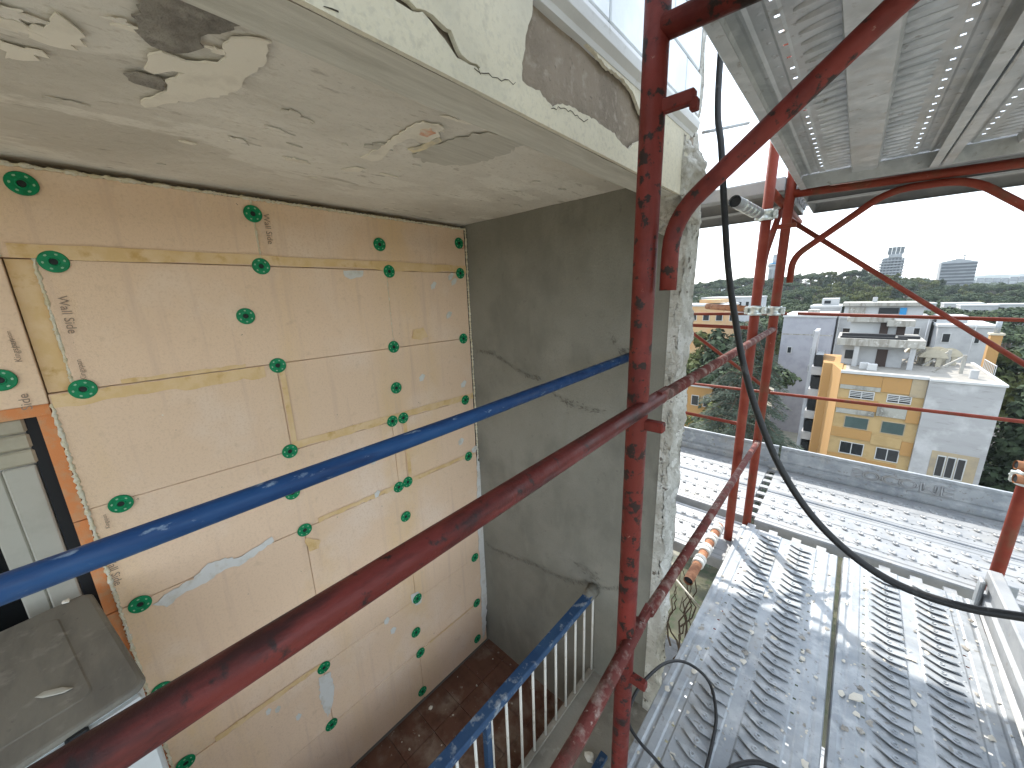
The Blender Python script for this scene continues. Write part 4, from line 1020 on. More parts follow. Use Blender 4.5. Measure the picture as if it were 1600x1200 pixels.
M['orange_b'] = pmat('orange stucco', (.46,.31,.17), .9, 0, [((.48,.27,.12), .5, .46, .66, 6)])
M['pv'] = pmat('grey solar panels', (.20,.215,.235), .45)
M['blueawn'] = pmat('blue awning', (.03,.22,.45), .8)

K = 1.25
YF = 51.0
ZR = -8.8
yb = empty('apartment_building', (5, 57, GZ), 'ochre apartment building with blank pale stone wall and roof terrace', 'building')
x0, xm, x1, yk = -.05, 6.15, 10.55, 64.5
MB().box((x0, YF+.25, GZ), (xm, yk, ZR)).build('ochre_body', M['yellow_pale'], yb)
MB().box((xm+.003, YF-.25, GZ), (x1, yk-.5, ZR-.006)).build('stone_body', M['travert'], yb)
# stone slabs: recessed courses on the blank wall are far below 10 px each, left to the material
MB().box((x0-.05, YF+.0, ZR+.003), (xm, YF+.32, ZR+.28)).build('parapet_coping', M['frame'], yb)
MB().box((xm+.004, YF-.35, ZR-.003), (x1+.1, YF-.05, ZR+.2)).build('parapet_coping', M['frame'], yb)
MB().box((x1-.14, YF-.04, ZR+.002), (x1+.1, yk-.6, ZR+.2)).build('parapet_coping', M['frame'], yb)
MB().box((x0+.3, YF+.33, ZR+.002), (x1-.15, yk-.6, ZR+.05)).build('roof_terrace', M['terrace'], yb)
FH = 3.05
def win(xa, xb, za, zb, kind, yf=YF+.25):
    fr = MB(); w = .07
    fr.box((xa, yf-.06, za), (xa+w, yf+.02, zb)); fr.box((xb-w, yf-.06, za), (xb, yf+.02, zb)); fr.box((xa+w, yf-.06, zb-w), (xb-w, yf+.02, zb)); fr.box((xa+w, yf-.06, za), (xb-w, yf+.02, za+w))
    if kind != 'shut': fr.box(((xa+xb)/2-w/2, yf-.07, za+w), ((xa+xb)/2+w/2, yf+.02, zb-w))
    f = fr.build('window', M['frame' if kind != 'shut' else 'ochre_grey'], yb)
    MB().box((xa+w, yf-.028, za+w), (xb-w, yf-.006, zb-w)).build('pane', M['darkglass' if kind != 'shut' else 'shutter'], f)
    if kind == 'louvre':
        s_ = MB()
        for i in range(4):
            z = za+.14+i*(zb-za-.2)/4; s_.box((xa+w, yf-.05, z+.10), (xb-w, yf-.03, z+.17))
        s_.build('louvres', M['frame'], f)
    if kind == 'shut':
        s_ = MB()
        for i in range(9):
            z = za+w+i*(zb-za-2*w)/9; s_.box((xa+w, yf-.045, z+.01), (xb-w, yf-.03, z+(zb-za-2*w)/9-.012))
        s_.build('shutter_slats', M['shutter'], f)
    return f
WX = [(.85, 2.75), (3.65, 5.35)]
lv = [(-10.55, 'louvre', .85), (-13.35, 'shut', 1.3), (-16.2, 'glazed', 1.35), (-19.0, 'shut', 1.3), (-21.9, 'glazed', 1.3)]
for zt2, kd, hh in lv:
    for xa, xb in WX: win(xa, xb, zt2-hh, zt2, kd)
# spandrel panels, weathered and proud of the wall
for (xa, xb, za, zb, mt) in [(x0+.02, 3.1, -10.0, -8.85, 'yellow'), (3.12, 5.1, -10.4, -8.85, 'yellow'), (5.12, xm-.02, -10.6, -8.85, 'ochre_grey'),
                             (x0+.02, 3.1, -12.55, -11.45, 'yellow'), (3.12, 5.2, -12.9, -11.75, 'concgrey'), (5.22, xm-.02, -13.2, -12.0, 'yellow'), (x0+.1, 3.0, -13.1, -12.58, 'concgrey'), (x0+.1, 3.1, -10.45, -10.02, 'concgrey'),
                             (x0+.02, 3.1, -15.75, -14.7, 'yellow'), (3.12, 5.3, -16.0, -14.95, 'yellow_pale'), (5.32, xm-.02, -16.6, -15.2, 'yellow'),
                             (x0+.02, 3.1, -18.6, -17.7, 'yellow'), (3.12, 5.3, -18.8, -17.8, 'yellow')]:
    MB().box((xa, YF+.12, za), (xb, YF+.26, zb)).build('spandrel_panel', M[mt], yb)
# side stack: folded bright flank walls and a balcony return
fk = MB()
zz0, zz1 = GZ, ZR+.12
pl = [(x0, YF+.2), (-.35, YF+2.2), (-.95, YF+5.2), (-1.75, YF+5.4), (-2.0, YF+9.0), (-2.45, YF+13), (x0+.1, YF+13)]
fk.prism([Vector((a, b, zz0)) for a, b in pl], (0, 0, zz1-zz0)); fk.build('folded_flank', M['yellow'], yb)
for i in range(5):
    zz = -9.6-i*2.85; MB().box((-2.9, YF+7.4, zz-1.0), (-1.85, YF+12.4, zz)).build('flank_balcony', M['bwhite'], yb)
    MB().box((-2.75, YF+7.6, zz+.05), (-1.95, YF+12.2, zz+1.5)).build('flank_opening', M['darkglass'], yb)
MB().box((-3.3, YF+9.5, GZ), (-2.9, YF+13.6, ZR+3.4)).build('grey_pier', M['pillar_grey'], yb)
# penthouse with streaked canopy
MB().box((-.3, YF+6.0, ZR+.05), (4.6, yk-2.0, ZR+2.35)).build('penthouse', M['bwhite'], yb)
MB().box((-.9, YF+4.6, ZR+2.38), (5.9, yk-1.5, ZR+3.15)).build('canopy', M['slabc'], yb)
MB().box((-.7, YF+5.0, ZR+3.153), (4.6, YF+5.25, ZR+3.35)).build('canopy_upstand', M['rooftar'], yb)
MB().box((-.6, YF+7.0, ZR+3.153), (3.8, YF+7.6, ZR+3.5)).build('canopy_upstand', M['rooftar'], yb)
MB().box((4.0, YF+6.4, ZR+3.153), (5.6, YF+7.4, ZR+3.4)).build('canopy_upstand', M['rooftar'], yb)
MB().box((2.55, YF+5.93, ZR+.06), (3.4, YF+5.99, ZR+1.95)).build('terrace_door', M['door'], yb)
MB().box((-.05, YF+5.95, ZR+.7), (.65, YF+5.99, ZR+1.7)).build('terrace_window', M['darkglass'], yb)
for xx in (.65, 4.95): MB().box((xx, YF+4.9, ZR+.05), (xx+.42, YF+5.3, ZR+2.37)).build('canopy_column', M['bwhite'], yb)
MB().box((.0, YF+10.5, ZR+3.16), (4.3, yk-2, ZR+4.6)).build('upper_penthouse', M['bwhite'], yb)
MB().box((-.4, YF+9.8, ZR+4.62), (3.6, yk-1.8, ZR+5.15)).build('upper_canopy', M['slabc'], yb); MB().box((3.1, YF+9.4, ZR+4.2), (5.3, yk-1.8, ZR+4.85)).build('upper_canopy', M['slabc'], yb)
MB().box((-.2, YF+10.2, ZR+5.155), (3.9, YF+10.6, ZR+5.4)).build('canopy_upstand', M['rooftar'], yb)
MB().box((2.6, YF+10.42, ZR+3.17), (3.3, YF+10.49, ZR+4.5)).build('terrace_door', M['door'], yb); MB().box((4.0, YF+10.42, ZR+3.17), (4.7, YF+10.49, ZR+4.2)).build('terrace_door', M['door'], yb)
for k, (xx, yy) in enumerate([(1.3, YF+3.2), (1.9, YF+2.6)]):
    MB().bbox((xx, yy, ZR+.055), (xx+.75, yy+.5, ZR+.75), .03).build('roof_cabinet', M['frame'], yb)
# shell-shaped roof vents and braced posts
for k, (xx, yy, ww) in enumerate([(6.7, YF+10.5, 1.2), (7.6, YF+11.2, 1.2), (8.4, YF+10.4, 1.1), (7.1, YF+8.6, 1.1), (6.3, YF+12, 1.1)]):
    m = MB(); m.grid(lambda s, t: (xx-ww+2*ww*s, yy+1.6*t, ZR+1.0+.95*math.sin(math.pi*s)**.7*(1-.35*t)), 12, 4)
    m.grid(lambda s, t: (xx-ww+2*ww*s, yy, ZR+1.0+.95*t*math.sin(math.pi*s)**.7), 12, 2); m.build('shell_vent', M['vault'], yb)
    MB().box((xx-.55, yy+.1, ZR+.05), (xx-.15, yy+.5, ZR+1.05)).build('vent_leg', M['vault'], yb); MB().box((xx+.25, yy+.1, ZR+.05), (xx+.65, yy+.5, ZR+1.05)).build('vent_leg', M['vault'], yb)
for k, (xx, yy, dx) in enumerate([(8.7, YF+5.2, -1.9), (8.2, YF+9.0, -1.8), (6.4, YF+9.5, -1.6)]):
    MB().box((xx-.13, yy-.13, ZR+.05), (xx+.13, yy+.13, ZR+1.9)).build('brace_post', M['slabc'], yb); MB().bar((xx+.05, yy, ZR+1.8), (xx+dx, yy-.4, ZR+.10), .16, .16).build('brace_strut', M['slabc'], yb)
MB().box((8.9, YF+2.6, ZR+.05), (9.4, YF+3.1, ZR+.85)).build('roof_stub', M['bwhite'], yb)
ch = MB().box((11.2, YF+12.2, GZ), (12.0, YF+13.2, ZR+3.3)).build('chimney', M['yellow'], yb); MB().box((11.1, YF+12.1, ZR+3.3), (12.1, YF+13.3, ZR+3.5)).build('chimney_cap', M['vault'], ch)
MB().tube([(11.6, YF+12.7, ZR+3.5), (11.6, YF+12.7, ZR+4.9)], .22, 10).build('flue', M['galv'], ch)
rl = MB()
for k in range(9): rl.box((x1-.02, YF+4+.55*k, ZR+.2), (x1+.02, YF+4.04+.55*k, ZR+1.15))
rl.box((x1-.03, YF+4, ZR+1.15), (x1+.03, YF+8.5, ZR+1.2)); rl.build('terrace_railing', M['frame'], yb)
for xx in (6.2, 9.6): MB().tube([(xx, YF+9.9, ZR+.05), (xx+.1, YF+9.9, ZR+5.2)], .03, 6).build('aerial_mast', M['pillar_grey'], yb)
# ground-floor opening in the stone wall
MB().box((7.35, YF-.30, -18.2), (10.2, YF-.252, -15.4)).build('low_opening', M['ochre_grey'], yb)
for k in range(3):
    f = MB().box((7.75+k*.62, YF-.36, -17.9), (8.3+k*.62, YF-.305, -15.75)).build('window', M['frame'], yb); MB().box((7.80+k*.62, YF-.38, -17.8), (8.22+k*.62, YF-.365, -15.85)).build('pane', M['darkglass'], f)

def block(name, label, lo, hi, mat, wins, roof=(), cat='building', wm='darkglass'):
    """simple far building; wins = (columns, top z list, height, margin) on the face towards the camera"""
    e = empty(name, ((lo[0]+hi[0])/2, (lo[1]+hi[1])/2, lo[2]), label, cat)
    MB().box(lo, hi).build('walls', M[mat], e)
    MB().box((lo[0]-.15, lo[1]-.15, hi[2]+.003), (hi[0]+.15, hi[1]+.15, hi[2]+.35)).build('roof_edge', M['frame'], e)
    for (xa, xb, za, zb) in wins:
        f = MB().box((xa, lo[1]-.10, za), (xb, lo[1]-.003, zb)).build('window', M['frame'], e); MB().box((xa+.1, lo[1]-.13, za+.1), (xb-.1, lo[1]-.103, zb-.1)).build('pane', M[wm], f)
    for (l2, h2, m2, nm) in roof: MB().box(l2, h2).build(nm, M[m2], e)
    return e
Yw = 88
block('apartment_building', 'lilac white block directly behind the ochre building and the conifer', (-9.0, Yw-6, GZ), (-2.0, Yw+8, -5.0), 'blav',
      [(-4.6, -3.8, -8.4, -7.2), (-7.9, -7.2, -11.4, -10.2), (-4.6, -3.8, -11.4, -10.2), (-4.6, -3.8, -14.4, -13.2)],
      [((-6.2, Yw, -4.64), (-4.6, Yw+3, -4.0), 'slabc', 'roof_hut'), ((-9.02, Yw-6.02, -8.1), (-2.0, Yw-6.003, -7.9), 'slabc', 'string_course')])
block('apartment_building', 'long white block with grey roof band and blue awning behind the ochre building', (-1.6, Yw, GZ), (9.4, Yw+10, -5.5), 'bwhite',
      [(-1.0, .1, -8.2, -7.1), (2.0, 3.4, -8.3, -6.9), (5.8, 6.6, -8.2, -7.1), (7.6, 8.4, -8.4, -6.8)],
      [((-1.2, Yw+1.2, -5.14), (8.4, Yw+9, -3.4), 'bwhite', 'attic'), ((-1.5, Yw+.6, -3.397), (8.8, Yw+9.4, -2.85), 'slabc', 'attic_roof'), ((3.2, Yw+1.1, -4.7), (5.6, Yw+1.19, -3.7), 'darkglass', 'attic_opening'), ((5.7, Yw+1.0, -4.9), (6.5, Yw+1.19, -3.7), 'blueawn', 'awning'), ((-.6, Yw+1.1, -4.7), (1.6, Yw+1.19, -3.6), 'slabc', 'attic_shutter'), ((2.3, Yw+4, -2.845), (2.9, Yw+5, -2.0), 'bwhite', 'chimney')])
block('apartment_building', 'low white block at the right of the grey roof band, beside the trees', (9.8, Yw-4, GZ), (15.2, Yw+6, -6.3), 'bwhite',
      [(10.3, 11.2, -8.6, -7.2), (13.4, 14.0, -8.6, -7.4)], [((9.9, Yw, -5.94), (13, Yw+5, -4.9), 'bwhite', 'roof_hut')])
block('apartment_building', 'white block with stepped roof left of the grey roof band', (-6.5, Yw+10, GZ), (-1.9, Yw+20, -4.0), 'bwhite',
      [(-6+1.5*i, -5+1.5*i, -6.3, -4.9) for i in range(3)], [((-5.0, Yw+12, -3.64), (-2.4, Yw+18, -2.3), 'bwhite', 'roof_hut'), ((-4.6, Yw+11.9, -3.3), (-3.6, Yw+11.99, -2.7), 'darkglass', 'hut_window')])
block('apartment_building', 'orange house behind the hose, left of the paired posts', (-30, 86, GZ), (-19.5, 98, -3.2), 'orange_b',
      [(-26+2.5*i, -24.7+2.5*i, -6.2, -4.6) for i in range(4)], [((-25, 88, -2.64), (-21, 96, -1.9), 'orange_b', 'roof_hut')])
block('apartment_building', 'small yellow house low behind the conifer', (-21.5, 66, GZ), (-15.6, 76, -15.9), 'yellow',
      [(-20.6+1.9*i, -19.4+1.9*i, -19.2, -17.4) for i in range(3)])
block('apartment_building', 'grey ribbed block below the wood at the left', (-42, 150, -26), (-24, 165, -2.8), 'pillar_grey',
      [(-41+2.2*i, -39.9+2.2*i, -6, -4.0) for i in range(8)])
# white villas in the wood
for i, (az, d, w_, e_) in enumerate([(7.9, 210, 9, -2.0), (8.9, 200, 8, -2.2), (10.6, 230, 12, -2.1), (5.1, 190, 7, -2.0)]):
    x_, y_ = d*math.sin(math.radians(az)), d*math.cos(math.radians(az)); zt3 = d*math.tan(math.radians(e_))
    block('villa', ['white villa among pines below the terraced tower', 'second white villa among pines, right of the diagonal brace', 'long low white villa at the right edge of the pines', 'cream villa in the wood behind the diagonal brace'][i], (x_-w_/2, y_, ground(x_, y_)-2), (x_+w_/2, y_+8, zt3), 'bwhite', [(x_-w_/2+1+2*k, x_-w_/2+2+2*k, zt3-2.6, zt3-1.2) for k in range(int(w_/2)-1)])
# far towers
tw = empty('tower_block', (30, 700, 0), 'far tower with tilted rooftop panels and ragged terraces', 'tower')
MB().box((20, 690, -20), (37, 712, 34)).build('shaft', M['farlight'], tw)
for i in range(12):
    z = -8+3.4*i; MB().box((16.8 if i < 11 else 19, 687, z), (42.0-.25*i, 716, z+1.2)).build('terrace', M['farlight'], tw)
    for k in range(7): MB().box((18.5+3.1*k, 688.5, z+1.3), (20.3+3.1*k, 689.8, z+3.2)).build('window', M['fardark'], tw)
MB().box((24, 688, 34.003), (36, 705, 38)).build('machine_room', M['farlight'], tw)
for k in range(4):
    MB().box((22.5+3.7*k, 0, 0), (26.0+3.7*k, .4, 9.5)).xf(Matrix.Translation((0, 690, 37.6)) @ Matrix.Rotation(math.radians(25), 4, 'X')).build('roof_panel', M['pv'], tw)
MB().bar((38, 690, 37), (44, 690, 47), .6, .6).build('boom', M['farlight'], tw)
ts = empty('tower_block', (85, 700, 0), 'far slab tower with dark window bands and a rooftop mast', 'tower')
MB().prism([Vector((72.5, 690, -30)), Vector((99.2, 690, -30)), Vector((98.6, 690, 23.8)), Vector((84, 690, 28)), Vector((70.6, 690, 24.8))], (0, 22, 0)).build('shaft', M['farlight'], ts)
for i in range(14):
    z = -28+3.75*i; MB().box((71.4+.05*(14-i), 689.2, z), (98.8, 689.9, z+2.15)).build('window_band', M['fardark'], ts)
MB().tube([(83, 700, 27), (83, 700, 34)], .4, 6).build('mast', M['farlight'], ts); MB().tube([(89, 700, 26), (89, 700, 31), (89, 700, 32), (89, 700, 32.6)], .5, 8, True, [.5, .5, 2.6, 2.2]).build('dish', M['farlight'], ts)
wt = empty('water_tower', (-98, 700, 0), 'far round water tower with blue rim behind the paired posts', 'tower')
MB().tube([(-97.5, 700, -10), (-97.5, 700, 27), (-97.5, 700, 33)], 5, 20, True, [5.2, 5.0, 8.0]).build('stem', M['farlight'], wt)
for k in range(8):
    a = k*.785; MB().box((-97.5+6*math.cos(a)-.5, 700+6*math.sin(a)-.5, -10), (-97.5+6*math.cos(a)+.5, 700+6*math.sin(a)+.5, 30)).build('fin', M['farlight'], wt)
MB().tube([(-97.5, 700, 33), (-97.5, 700, 36)], 8.4, 24).build('deck_ring', M['farlight'], wt); MB().tube([(-97.5, 700, 36.01), (-97.5, 700, 37.6)], 8.1, 24).build('rim', M['blueawn'], wt)
MB().tube([(-97.5, 700, 37.6), (-97.5, 700, 44)], 3.4, 16).build('cap', M['farlight'], wt); MB().box((-100.5, 699, 44), (-95, 701, 50)).build('mast_frame', M['farlight'], wt)
# far apartment rows on the right horizon
for i in range(9):
    az = 7.6+.48*i; d = 1750; x_, y_ = d*math.sin(math.radians(az)), d*math.cos(math.radians(az)); h_ = random.uniform(4, 13)
    e = empty('apartment_slab', (x_, y_, -14), 'pale far apartment slab on the horizon at the right', 'building', 'far apartment slabs')
    MB().box((x_-7, y_, -16), (x_+5.6, y_+12, h_)).build('walls', M['farlight'], e)
    for k in range(3): MB().box((x_-6.6, y_-.6, h_-3-4*k), (x_+5.2, y_-.1, h_-1.5-4*k)).build('window_band', M['fardark'], e)

# ------------------------------------------------------------------ parked cars
M['carpaint'] = [pmat('car paint %d' % i, c_, .3, .2) for i, c_ in enumerate([(.45,.46,.48), (.08,.09,.11), (.6,.61,.62), (.05,.07,.12)])]
M['tyre'] = pmat('tyre', (.02,.02,.02), .9)
def car(loc, rz, paint, label):
    e = empty('parked_car', (0,0,0), label, 'car', 'cars parked beyond the pale stone wall'); o0 = (0,0,0)
    def sect(xs): return xs
    low = [(-2.1,.35),(-2.1,.72),(-1.95,.88),(-.95,.98),(.9,.98),(1.9,.92),(2.1,.75),(2.1,.35)]
    m = MB(); m.prism([Vector((a, -.86, b)) for a, b in low], (0, 1.72, 0)); m.build('body', paint, e, o0)
    n = MB(); n.v += [Vector(p) for p in [(-1.0,-.8,.98),(1.75,-.8,.98),(1.75,.8,.98),(-1.0,.8,.98),(-.35,-.62,1.46),(1.1,-.62,1.46),(1.1,.62,1.46),(-.35,.62,1.46)]]
    for q in ((0,1,5,4),(1,2,6,5),(2,3,7,6),(3,0,4,7)): n.face(q)
    n.build('windows', M['darkglass'], e, o0); MB().bbox((-.4,-.64,1.455), (1.15,.64,1.50), .02).build('roof', paint, e, o0)
    for x in (-1.3, 1.3):
        for s in (-1, 1): MB().cyl((x, s*.70, .32), (x, s*.90, .32), .32, 14).build('wheel', M['tyre'], e, (x, s*.8, .32)).location = (x, s*.8, .32)
    for s in (-.6, .6): MB().bbox((-2.13, s-.18, .62), (-2.08, s+.18, .76), .01).build('headlight', M['frame'], e, o0)
    e.location = loc; e.rotation_euler = (0, 0, rz); return e
for i, (u, v, lb) in enumerate([(1588,690,'silver car parked beyond the blank stone wall, middle of the row'), (1575,672,'dark car parked beyond the blank stone wall, farthest'), (1578,707,'pale car parked beyond the blank stone wall, nearest'), (1598,668,'dark blue car at the right edge beyond the stone wall')]):
    p = onz(u, v, GZ+.03); car(p, 1.2 if i % 2 else .9, M['carpaint'][i], lb)

# ------------------------------------------------------------------ trees
def leafmat(name, c1, c2, c3):
    return pmat(name, c1, .85, 0, [(c2, .35, .42, .62, 5), (c3, .12, .5, .66, 4), (tuple(a*.6 for a in c1), 1.6, .5, .66, 4)], spec=.15)
M['pine'] = leafmat('stone pine needles', (.050,.072,.036), (.078,.10,.048), (.045,.068,.042))
M['broad'] = leafmat('broadleaf foliage', (.082,.098,.034), (.125,.128,.042), (.065,.082,.032))
M['dark'] = leafmat('dark evergreen foliage', (.040,.058,.032), (.060,.082,.044), (.035,.05,.03))
M['cedar'] = leafmat('cedar needles', (.062,.080,.058), (.10,.12,.088), (.05,.068,.05))
M['bare'] = leafmat('greyish twigs', (.13,.12,.105), (.16,.15,.13), (.10,.095,.08))
M['bark'] = pmat('bark', (.10,.072,.05), .95, 0, [((.15,.115,.085), 3, .45, .65, 6)], (8, .6, .05))
def puff(m, c, r, n, s, rnd, up=.35, shell=.55):
    for _ in range(n):
        while True:
            d = Vector((rnd.uniform(-1,1), rnd.uniform(-1,1), rnd.uniform(-1,1)))
            if .05 < d.length < 1: break
        k = shell + (1-shell)*rnd.random(); d.normalize()
        p = c + Vector((d.x*r[0]*k, d.y*r[1]*k, d.z*r[2]*k))
        nr = (d + Vector((rnd.uniform(-.8,.8), rnd.uniform(-.8,.8), up+rnd.uniform(-.6,.6)))).normalized()
        a = nr.cross(Vector((rnd.uniform(-1,1), rnd.uniform(-1,1), rnd.uniform(-1,1)))).normalized(); b = nr.cross(a); q = s*rnd.uniform(.6,1.35)
        t = len(m.v); m.v += [p + a*q, p + b*q*.75, p - a*q*.9, p - b*q*.8 + nr*q*.2]; m.face((t, t+1, t+2, t+3))
def tree_mesh(kind, seed):
    rnd = random.Random(seed); cr = MB(); tk = MB()
    if kind == 'pine':
        H = 14; tk.tube([(0,0,-2), (.15,0,5), (.3,.1,9.5)], .4, 7, True, [.42,.34,.22])
        for k in range(11):
            a = k*2.4+rnd.random(); r = 4.6*math.sqrt((k+.3)/11)*rnd.uniform(.8,1.15); c = Vector((r*math.cos(a), r*math.sin(a), 11.8-.12*r*r*.6+rnd.uniform(-.4,.5)))
            tk.tube([(.25,.05,8.2+rnd.random()), (c.x*.55, c.y*.55, 10.2), (c.x, c.y, c.z-.4)], .1, 5, True, [.16,.1,.05]); puff(cr, c, (2.3,2.3,1.35), 260, .36, rnd, .7, .55)
    elif kind == 'broad':
        tk.tube([(0,0,-2), (.1,.1,4), (.1,0,7.5)], .4, 7, True, [.45,.36,.2])
        for k in range(15):
            c = Vector((rnd.gauss(0,1.9), rnd.gauss(0,1.9), rnd.uniform(5.0,12.0))); f_ = 1-.4*abs(c.z-8)/4
            tk.tube([(.1,0,4.5+rnd.random()*2), (c.x*.5, c.y*.5, c.z-1), (c.x, c.y, c.z)], .1, 5, True, [.15,.09,.04]); puff(cr, c, (2.1*f_,2.1*f_,1.8*f_), 190, .34, rnd, .3, .55)
    elif kind == 'dark':
        tk.tube([(0,0,-2), (0,.1,5), (.1,0,13)], .45, 7, True, [.5,.4,.12])
        for k in range(22):
            z = 2.5+11*(k/22); w = 3.4*(1-.55*(k/22)); a = k*2.4; c = Vector((w*.6*math.cos(a), w*.6*math.sin(a), z+rnd.uniform(-.4,.4)))
            puff(cr, c, (w*.66,w*.66,1.5), 170, .32, rnd, .4, .55)
    elif kind == 'bare':
        tk.tube([(0,0,-2), (.1,.1,4), (.1,0,8)], .3, 7, True, [.32,.26,.1])
        for k in range(12):
            c = Vector((rnd.gauss(0,1.6), rnd.gauss(0,1.6), rnd.uniform(6,10.5))); tk.tube([(.1,0,4+rnd.random()*2), (c.x*.6, c.y*.6, c.z-1), (c.x, c.y, c.z)], .1, 5, True, [.12,.07,.03]); puff(cr, c, (1.5,1.5,1.5), 70, .16, rnd, .1, .2)
    a = cr.mesh('crown', Vector((0,0,0))); b = tk.mesh('trunk', Vector((0,0,0)))
    return a, b
TM = {}
for kind in ('pine', 'broad', 'dark', 'bare'):
    TM[kind] = []
    for sd in range(3 if kind in ('pine', 'broad') else 2):
        a, b = tree_mesh(kind, 11*sd+hash(kind) % 1 + {'pine':1,'broad':2,'dark':3,'bare':4}[kind]); a.materials.append(M[kind]); b.materials.append(M['bark']); TM[kind].append((a, b))
LB = {'pine': ('stone_pine', 'flat topped stone pine in the distant wood', 'stone pines in the wood'), 'broad': ('broadleaf_tree', 'rounded yellow-green tree in the distant wood', 'broadleaf trees in the wood'),
      'dark': ('evergreen_tree', 'dark narrow evergreen in the distant wood', 'dark evergreens in the wood'), 'bare': ('bare_tree', 'greyish bare tree in the distant wood', 'bare trees in the wood')}
def put_tree(kind, x, y, s, z=None, label=None, group=None, rz=None, sz=None):
    nm, lb, gr = LB[kind]; a, b = random.choice(TM[kind])
    e = bpy.data.objects.new(nm, None); COL.objects.link(e); e.location = (x, y, ground(x, y) if z is None else z); e.rotation_euler = (0, 0, random.uniform(0, 6.28)); e.scale = (s, s, s if sz is None else sz)
    tag(e, label or lb, 'tree', group or gr); e.empty_display_size = .5
    for n_, me in (('crown', a), ('trunk', b)):
        o = bpy.data.objects.new(n_, me); COL.objects.link(o); o.parent = e
    return e
fw = MB(); rw = random.Random(91)
for i in range(420):
    az = rw.uniform(-19, 13); d = rw.uniform(500, 1150); x_, y_ = d*math.sin(math.radians(az)), d*math.cos(math.radians(az)); R_ = rw.uniform(5, 9)
    puff(fw, Vector((x_, y_, ground(x_, y_)+rw.uniform(6, 9))), (R_, R_, 5.0), 60, 1.5, rw, .6, .6)
fw.build('far_wood', M['pine'], None, kind='stuff', label='continuous dark wood below the far towers', cat='wood')
rnd = random.Random(5)
for d, step in ((142, 2.4), (160, 2.1), (182, 1.9), (206, 1.65), (232, 1.5), (262, 1.35), (296, 1.2), (335, 1.05), (380, .95), (425, .8), (475, .8)):
    az = -18.5 + rnd.random()
    while az < 12.2:
        dd = d*rnd.uniform(.95, 1.05); x_, y_ = dd*math.sin(math.radians(az)), dd*math.cos(math.radians(az))
        if -4 < az < 3.5 and d > 240: kind = rnd.choices(('broad', 'pine', 'dark'), (6, 1.5, 1))[0]
        elif az < -6: kind = rnd.choices(('pine', 'dark', 'broad'), (6, 1.2, .8))[0]
        else: kind = rnd.choices(('pine', 'dark', 'broad', 'bare'), (6, 1.5, 1.4, .7))[0]
        put_tree(kind, x_, y_, rnd.uniform(.88, 1.2)*(1.0 if d < 400 else 1.12))
        az += step*rnd.uniform(.75, 1.25)
# trees around the ochre building, each its own
near = [('dark', 19.5, 74, 1.25, 'dark evergreen right of the stone wall, beside the chimney'), ('dark', 15.6, 62, 1.05, 'dark evergreen at the foot of the stone wall, right edge'), ('broad', 20.5, 84, 1.3, 'broad green tree behind the chimney at the right edge'),
        ('broad', 16.6, 92, 1.25, 'green tree just right of the low white block'), ('pine', 22, 66, 1.25, 'tall stone pine at the right edge behind the chimney'), ('dark', 13.9, 54.5, .95, 'dark shrubby evergreen below the stone wall corner'), ('pine', 21.5, 96, 1.2, 'stone pine beyond the low white block'),
        ('dark', 17.5, 46, 1.0, 'dark evergreen low at the right edge above the toe board'), ('broad', -14, 80, 1.2, 'green tree behind the hose, left of the lilac block'), ('pine', -20, 100, 1.2, 'stone pine left, behind the orange house'), ('dark', -9.5, 62, .9, 'dark evergreen behind the conifer'), ('broad', -13.5, 56, .8, 'bushy tree behind the conifer, low left'), ('dark', -15.5, 70, 1.35, 'tall dark evergreen before the orange house'), ('broad', -18.5, 74, 1.45, 'green tree before the orange house, far left'), ('pine', -12, 66, 1.2, 'stone pine behind the conifer'), ('dark', -5.2, 50, .65, 'low evergreen between the conifer and the ochre building')]
for k_, x_, y_, s_, lb in near: put_tree(k_, x_, y_, s_, GZ, lb, 'trees around the ochre building')
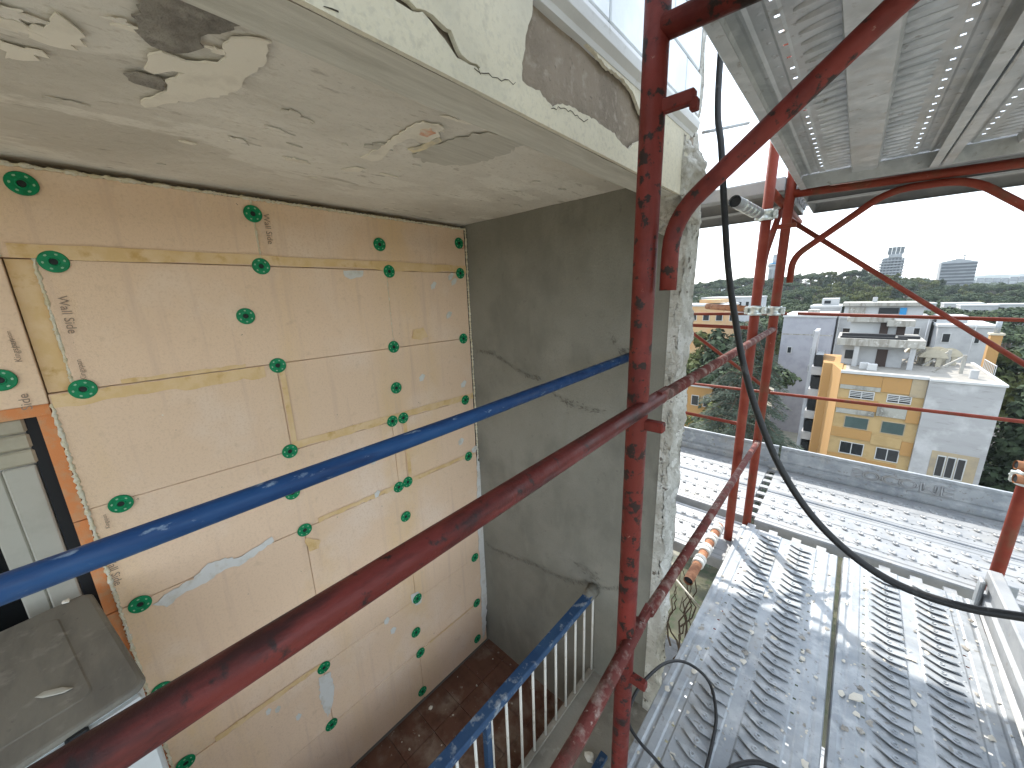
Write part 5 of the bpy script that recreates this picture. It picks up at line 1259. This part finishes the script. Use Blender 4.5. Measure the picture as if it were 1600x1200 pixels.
# big conifer at the left: tiered drooping branches
ce = empty('conifer', (-6.4, 38, GZ), 'large grey-green conifer with drooping branches left of the ochre building', 'tree')
rc = random.Random(3); crn = MB(); trk = MB(); trk.tube([(-6.4,38,GZ-1), (-6.3,38,-14), (-6.35,38,-2.2)], .4, 9, True, [.55,.36,.06])
brm = MB()
for i in range(150):
    t = i/150; z = -3.0-20.5*t; ln = (1.1+4.2*min(1, t*1.7)**.75)*rc.uniform(.75,1.15); a = i*2.399+rc.uniform(-.3,.3); dx, dy = math.cos(a), math.sin(a)
    p0 = Vector((-6.35, 38, z)); mid = p0 + Vector((dx*ln*.55, dy*ln*.55, .35)); tip = p0 + Vector((dx*ln, dy*ln, -.55-.3*rc.random()))
    brm.tube([p0, mid, tip], .05, 5, True, [.08,.045,.012])
    for k in range(int(60+ln*62)):
        s_ = rc.uniform(.22,1)**.8; p = (p0.lerp(mid, s_*2) if s_ < .5 else mid.lerp(tip, s_*2-1)); w = .25+.55*(1-abs(s_-.6)); sd = rc.uniform(-w, w)
        p = p + Vector((-dy*sd, dx*sd, rc.uniform(-.25,.06)-abs(sd)*.25)); L_ = rc.uniform(.14,.34); q = Vector((dx+rc.uniform(-.6,.6)-dy*sd, dy+rc.uniform(-.6,.6)+dx*sd, rc.uniform(-.6,.15))).normalized()
        sv = q.cross(Vector((rc.uniform(-.4,.4), rc.uniform(-.4,.4), 1))).normalized(); n = len(crn.v); crn.v += [p - q*L_*.4, p + sv*L_*.20, p + q*L_, p - sv*L_*.20]; crn.face((n, n+1, n+2, n+3))
crn.build('crown', M['cedar'], ce); trk.build('trunk', M['bark'], ce); brm.build('branches', M['bark'], ce)

# ------------------------------------------------------------------ haze
hz = bpy.data.materials.new('thin haze'); hz.use_nodes = True; hn = hz.node_tree
for n_ in list(hn.nodes):
    if n_.type != 'OUTPUT_MATERIAL': hn.nodes.remove(n_)
pv_ = hn.nodes.new('ShaderNodeVolumePrincipled'); pv_.inputs['Density'].default_value = .00013; pv_.inputs['Color'].default_value = (.80,.88,.95,1); pv_.inputs['Anisotropy'].default_value = .0
hn.links.new(pv_.outputs[0], hn.nodes['Material Output'].inputs['Volume'])
MB().box((-9500, -9500, -70), (9500, 9500, 60)).build('haze', hz, None, kind='stuff')
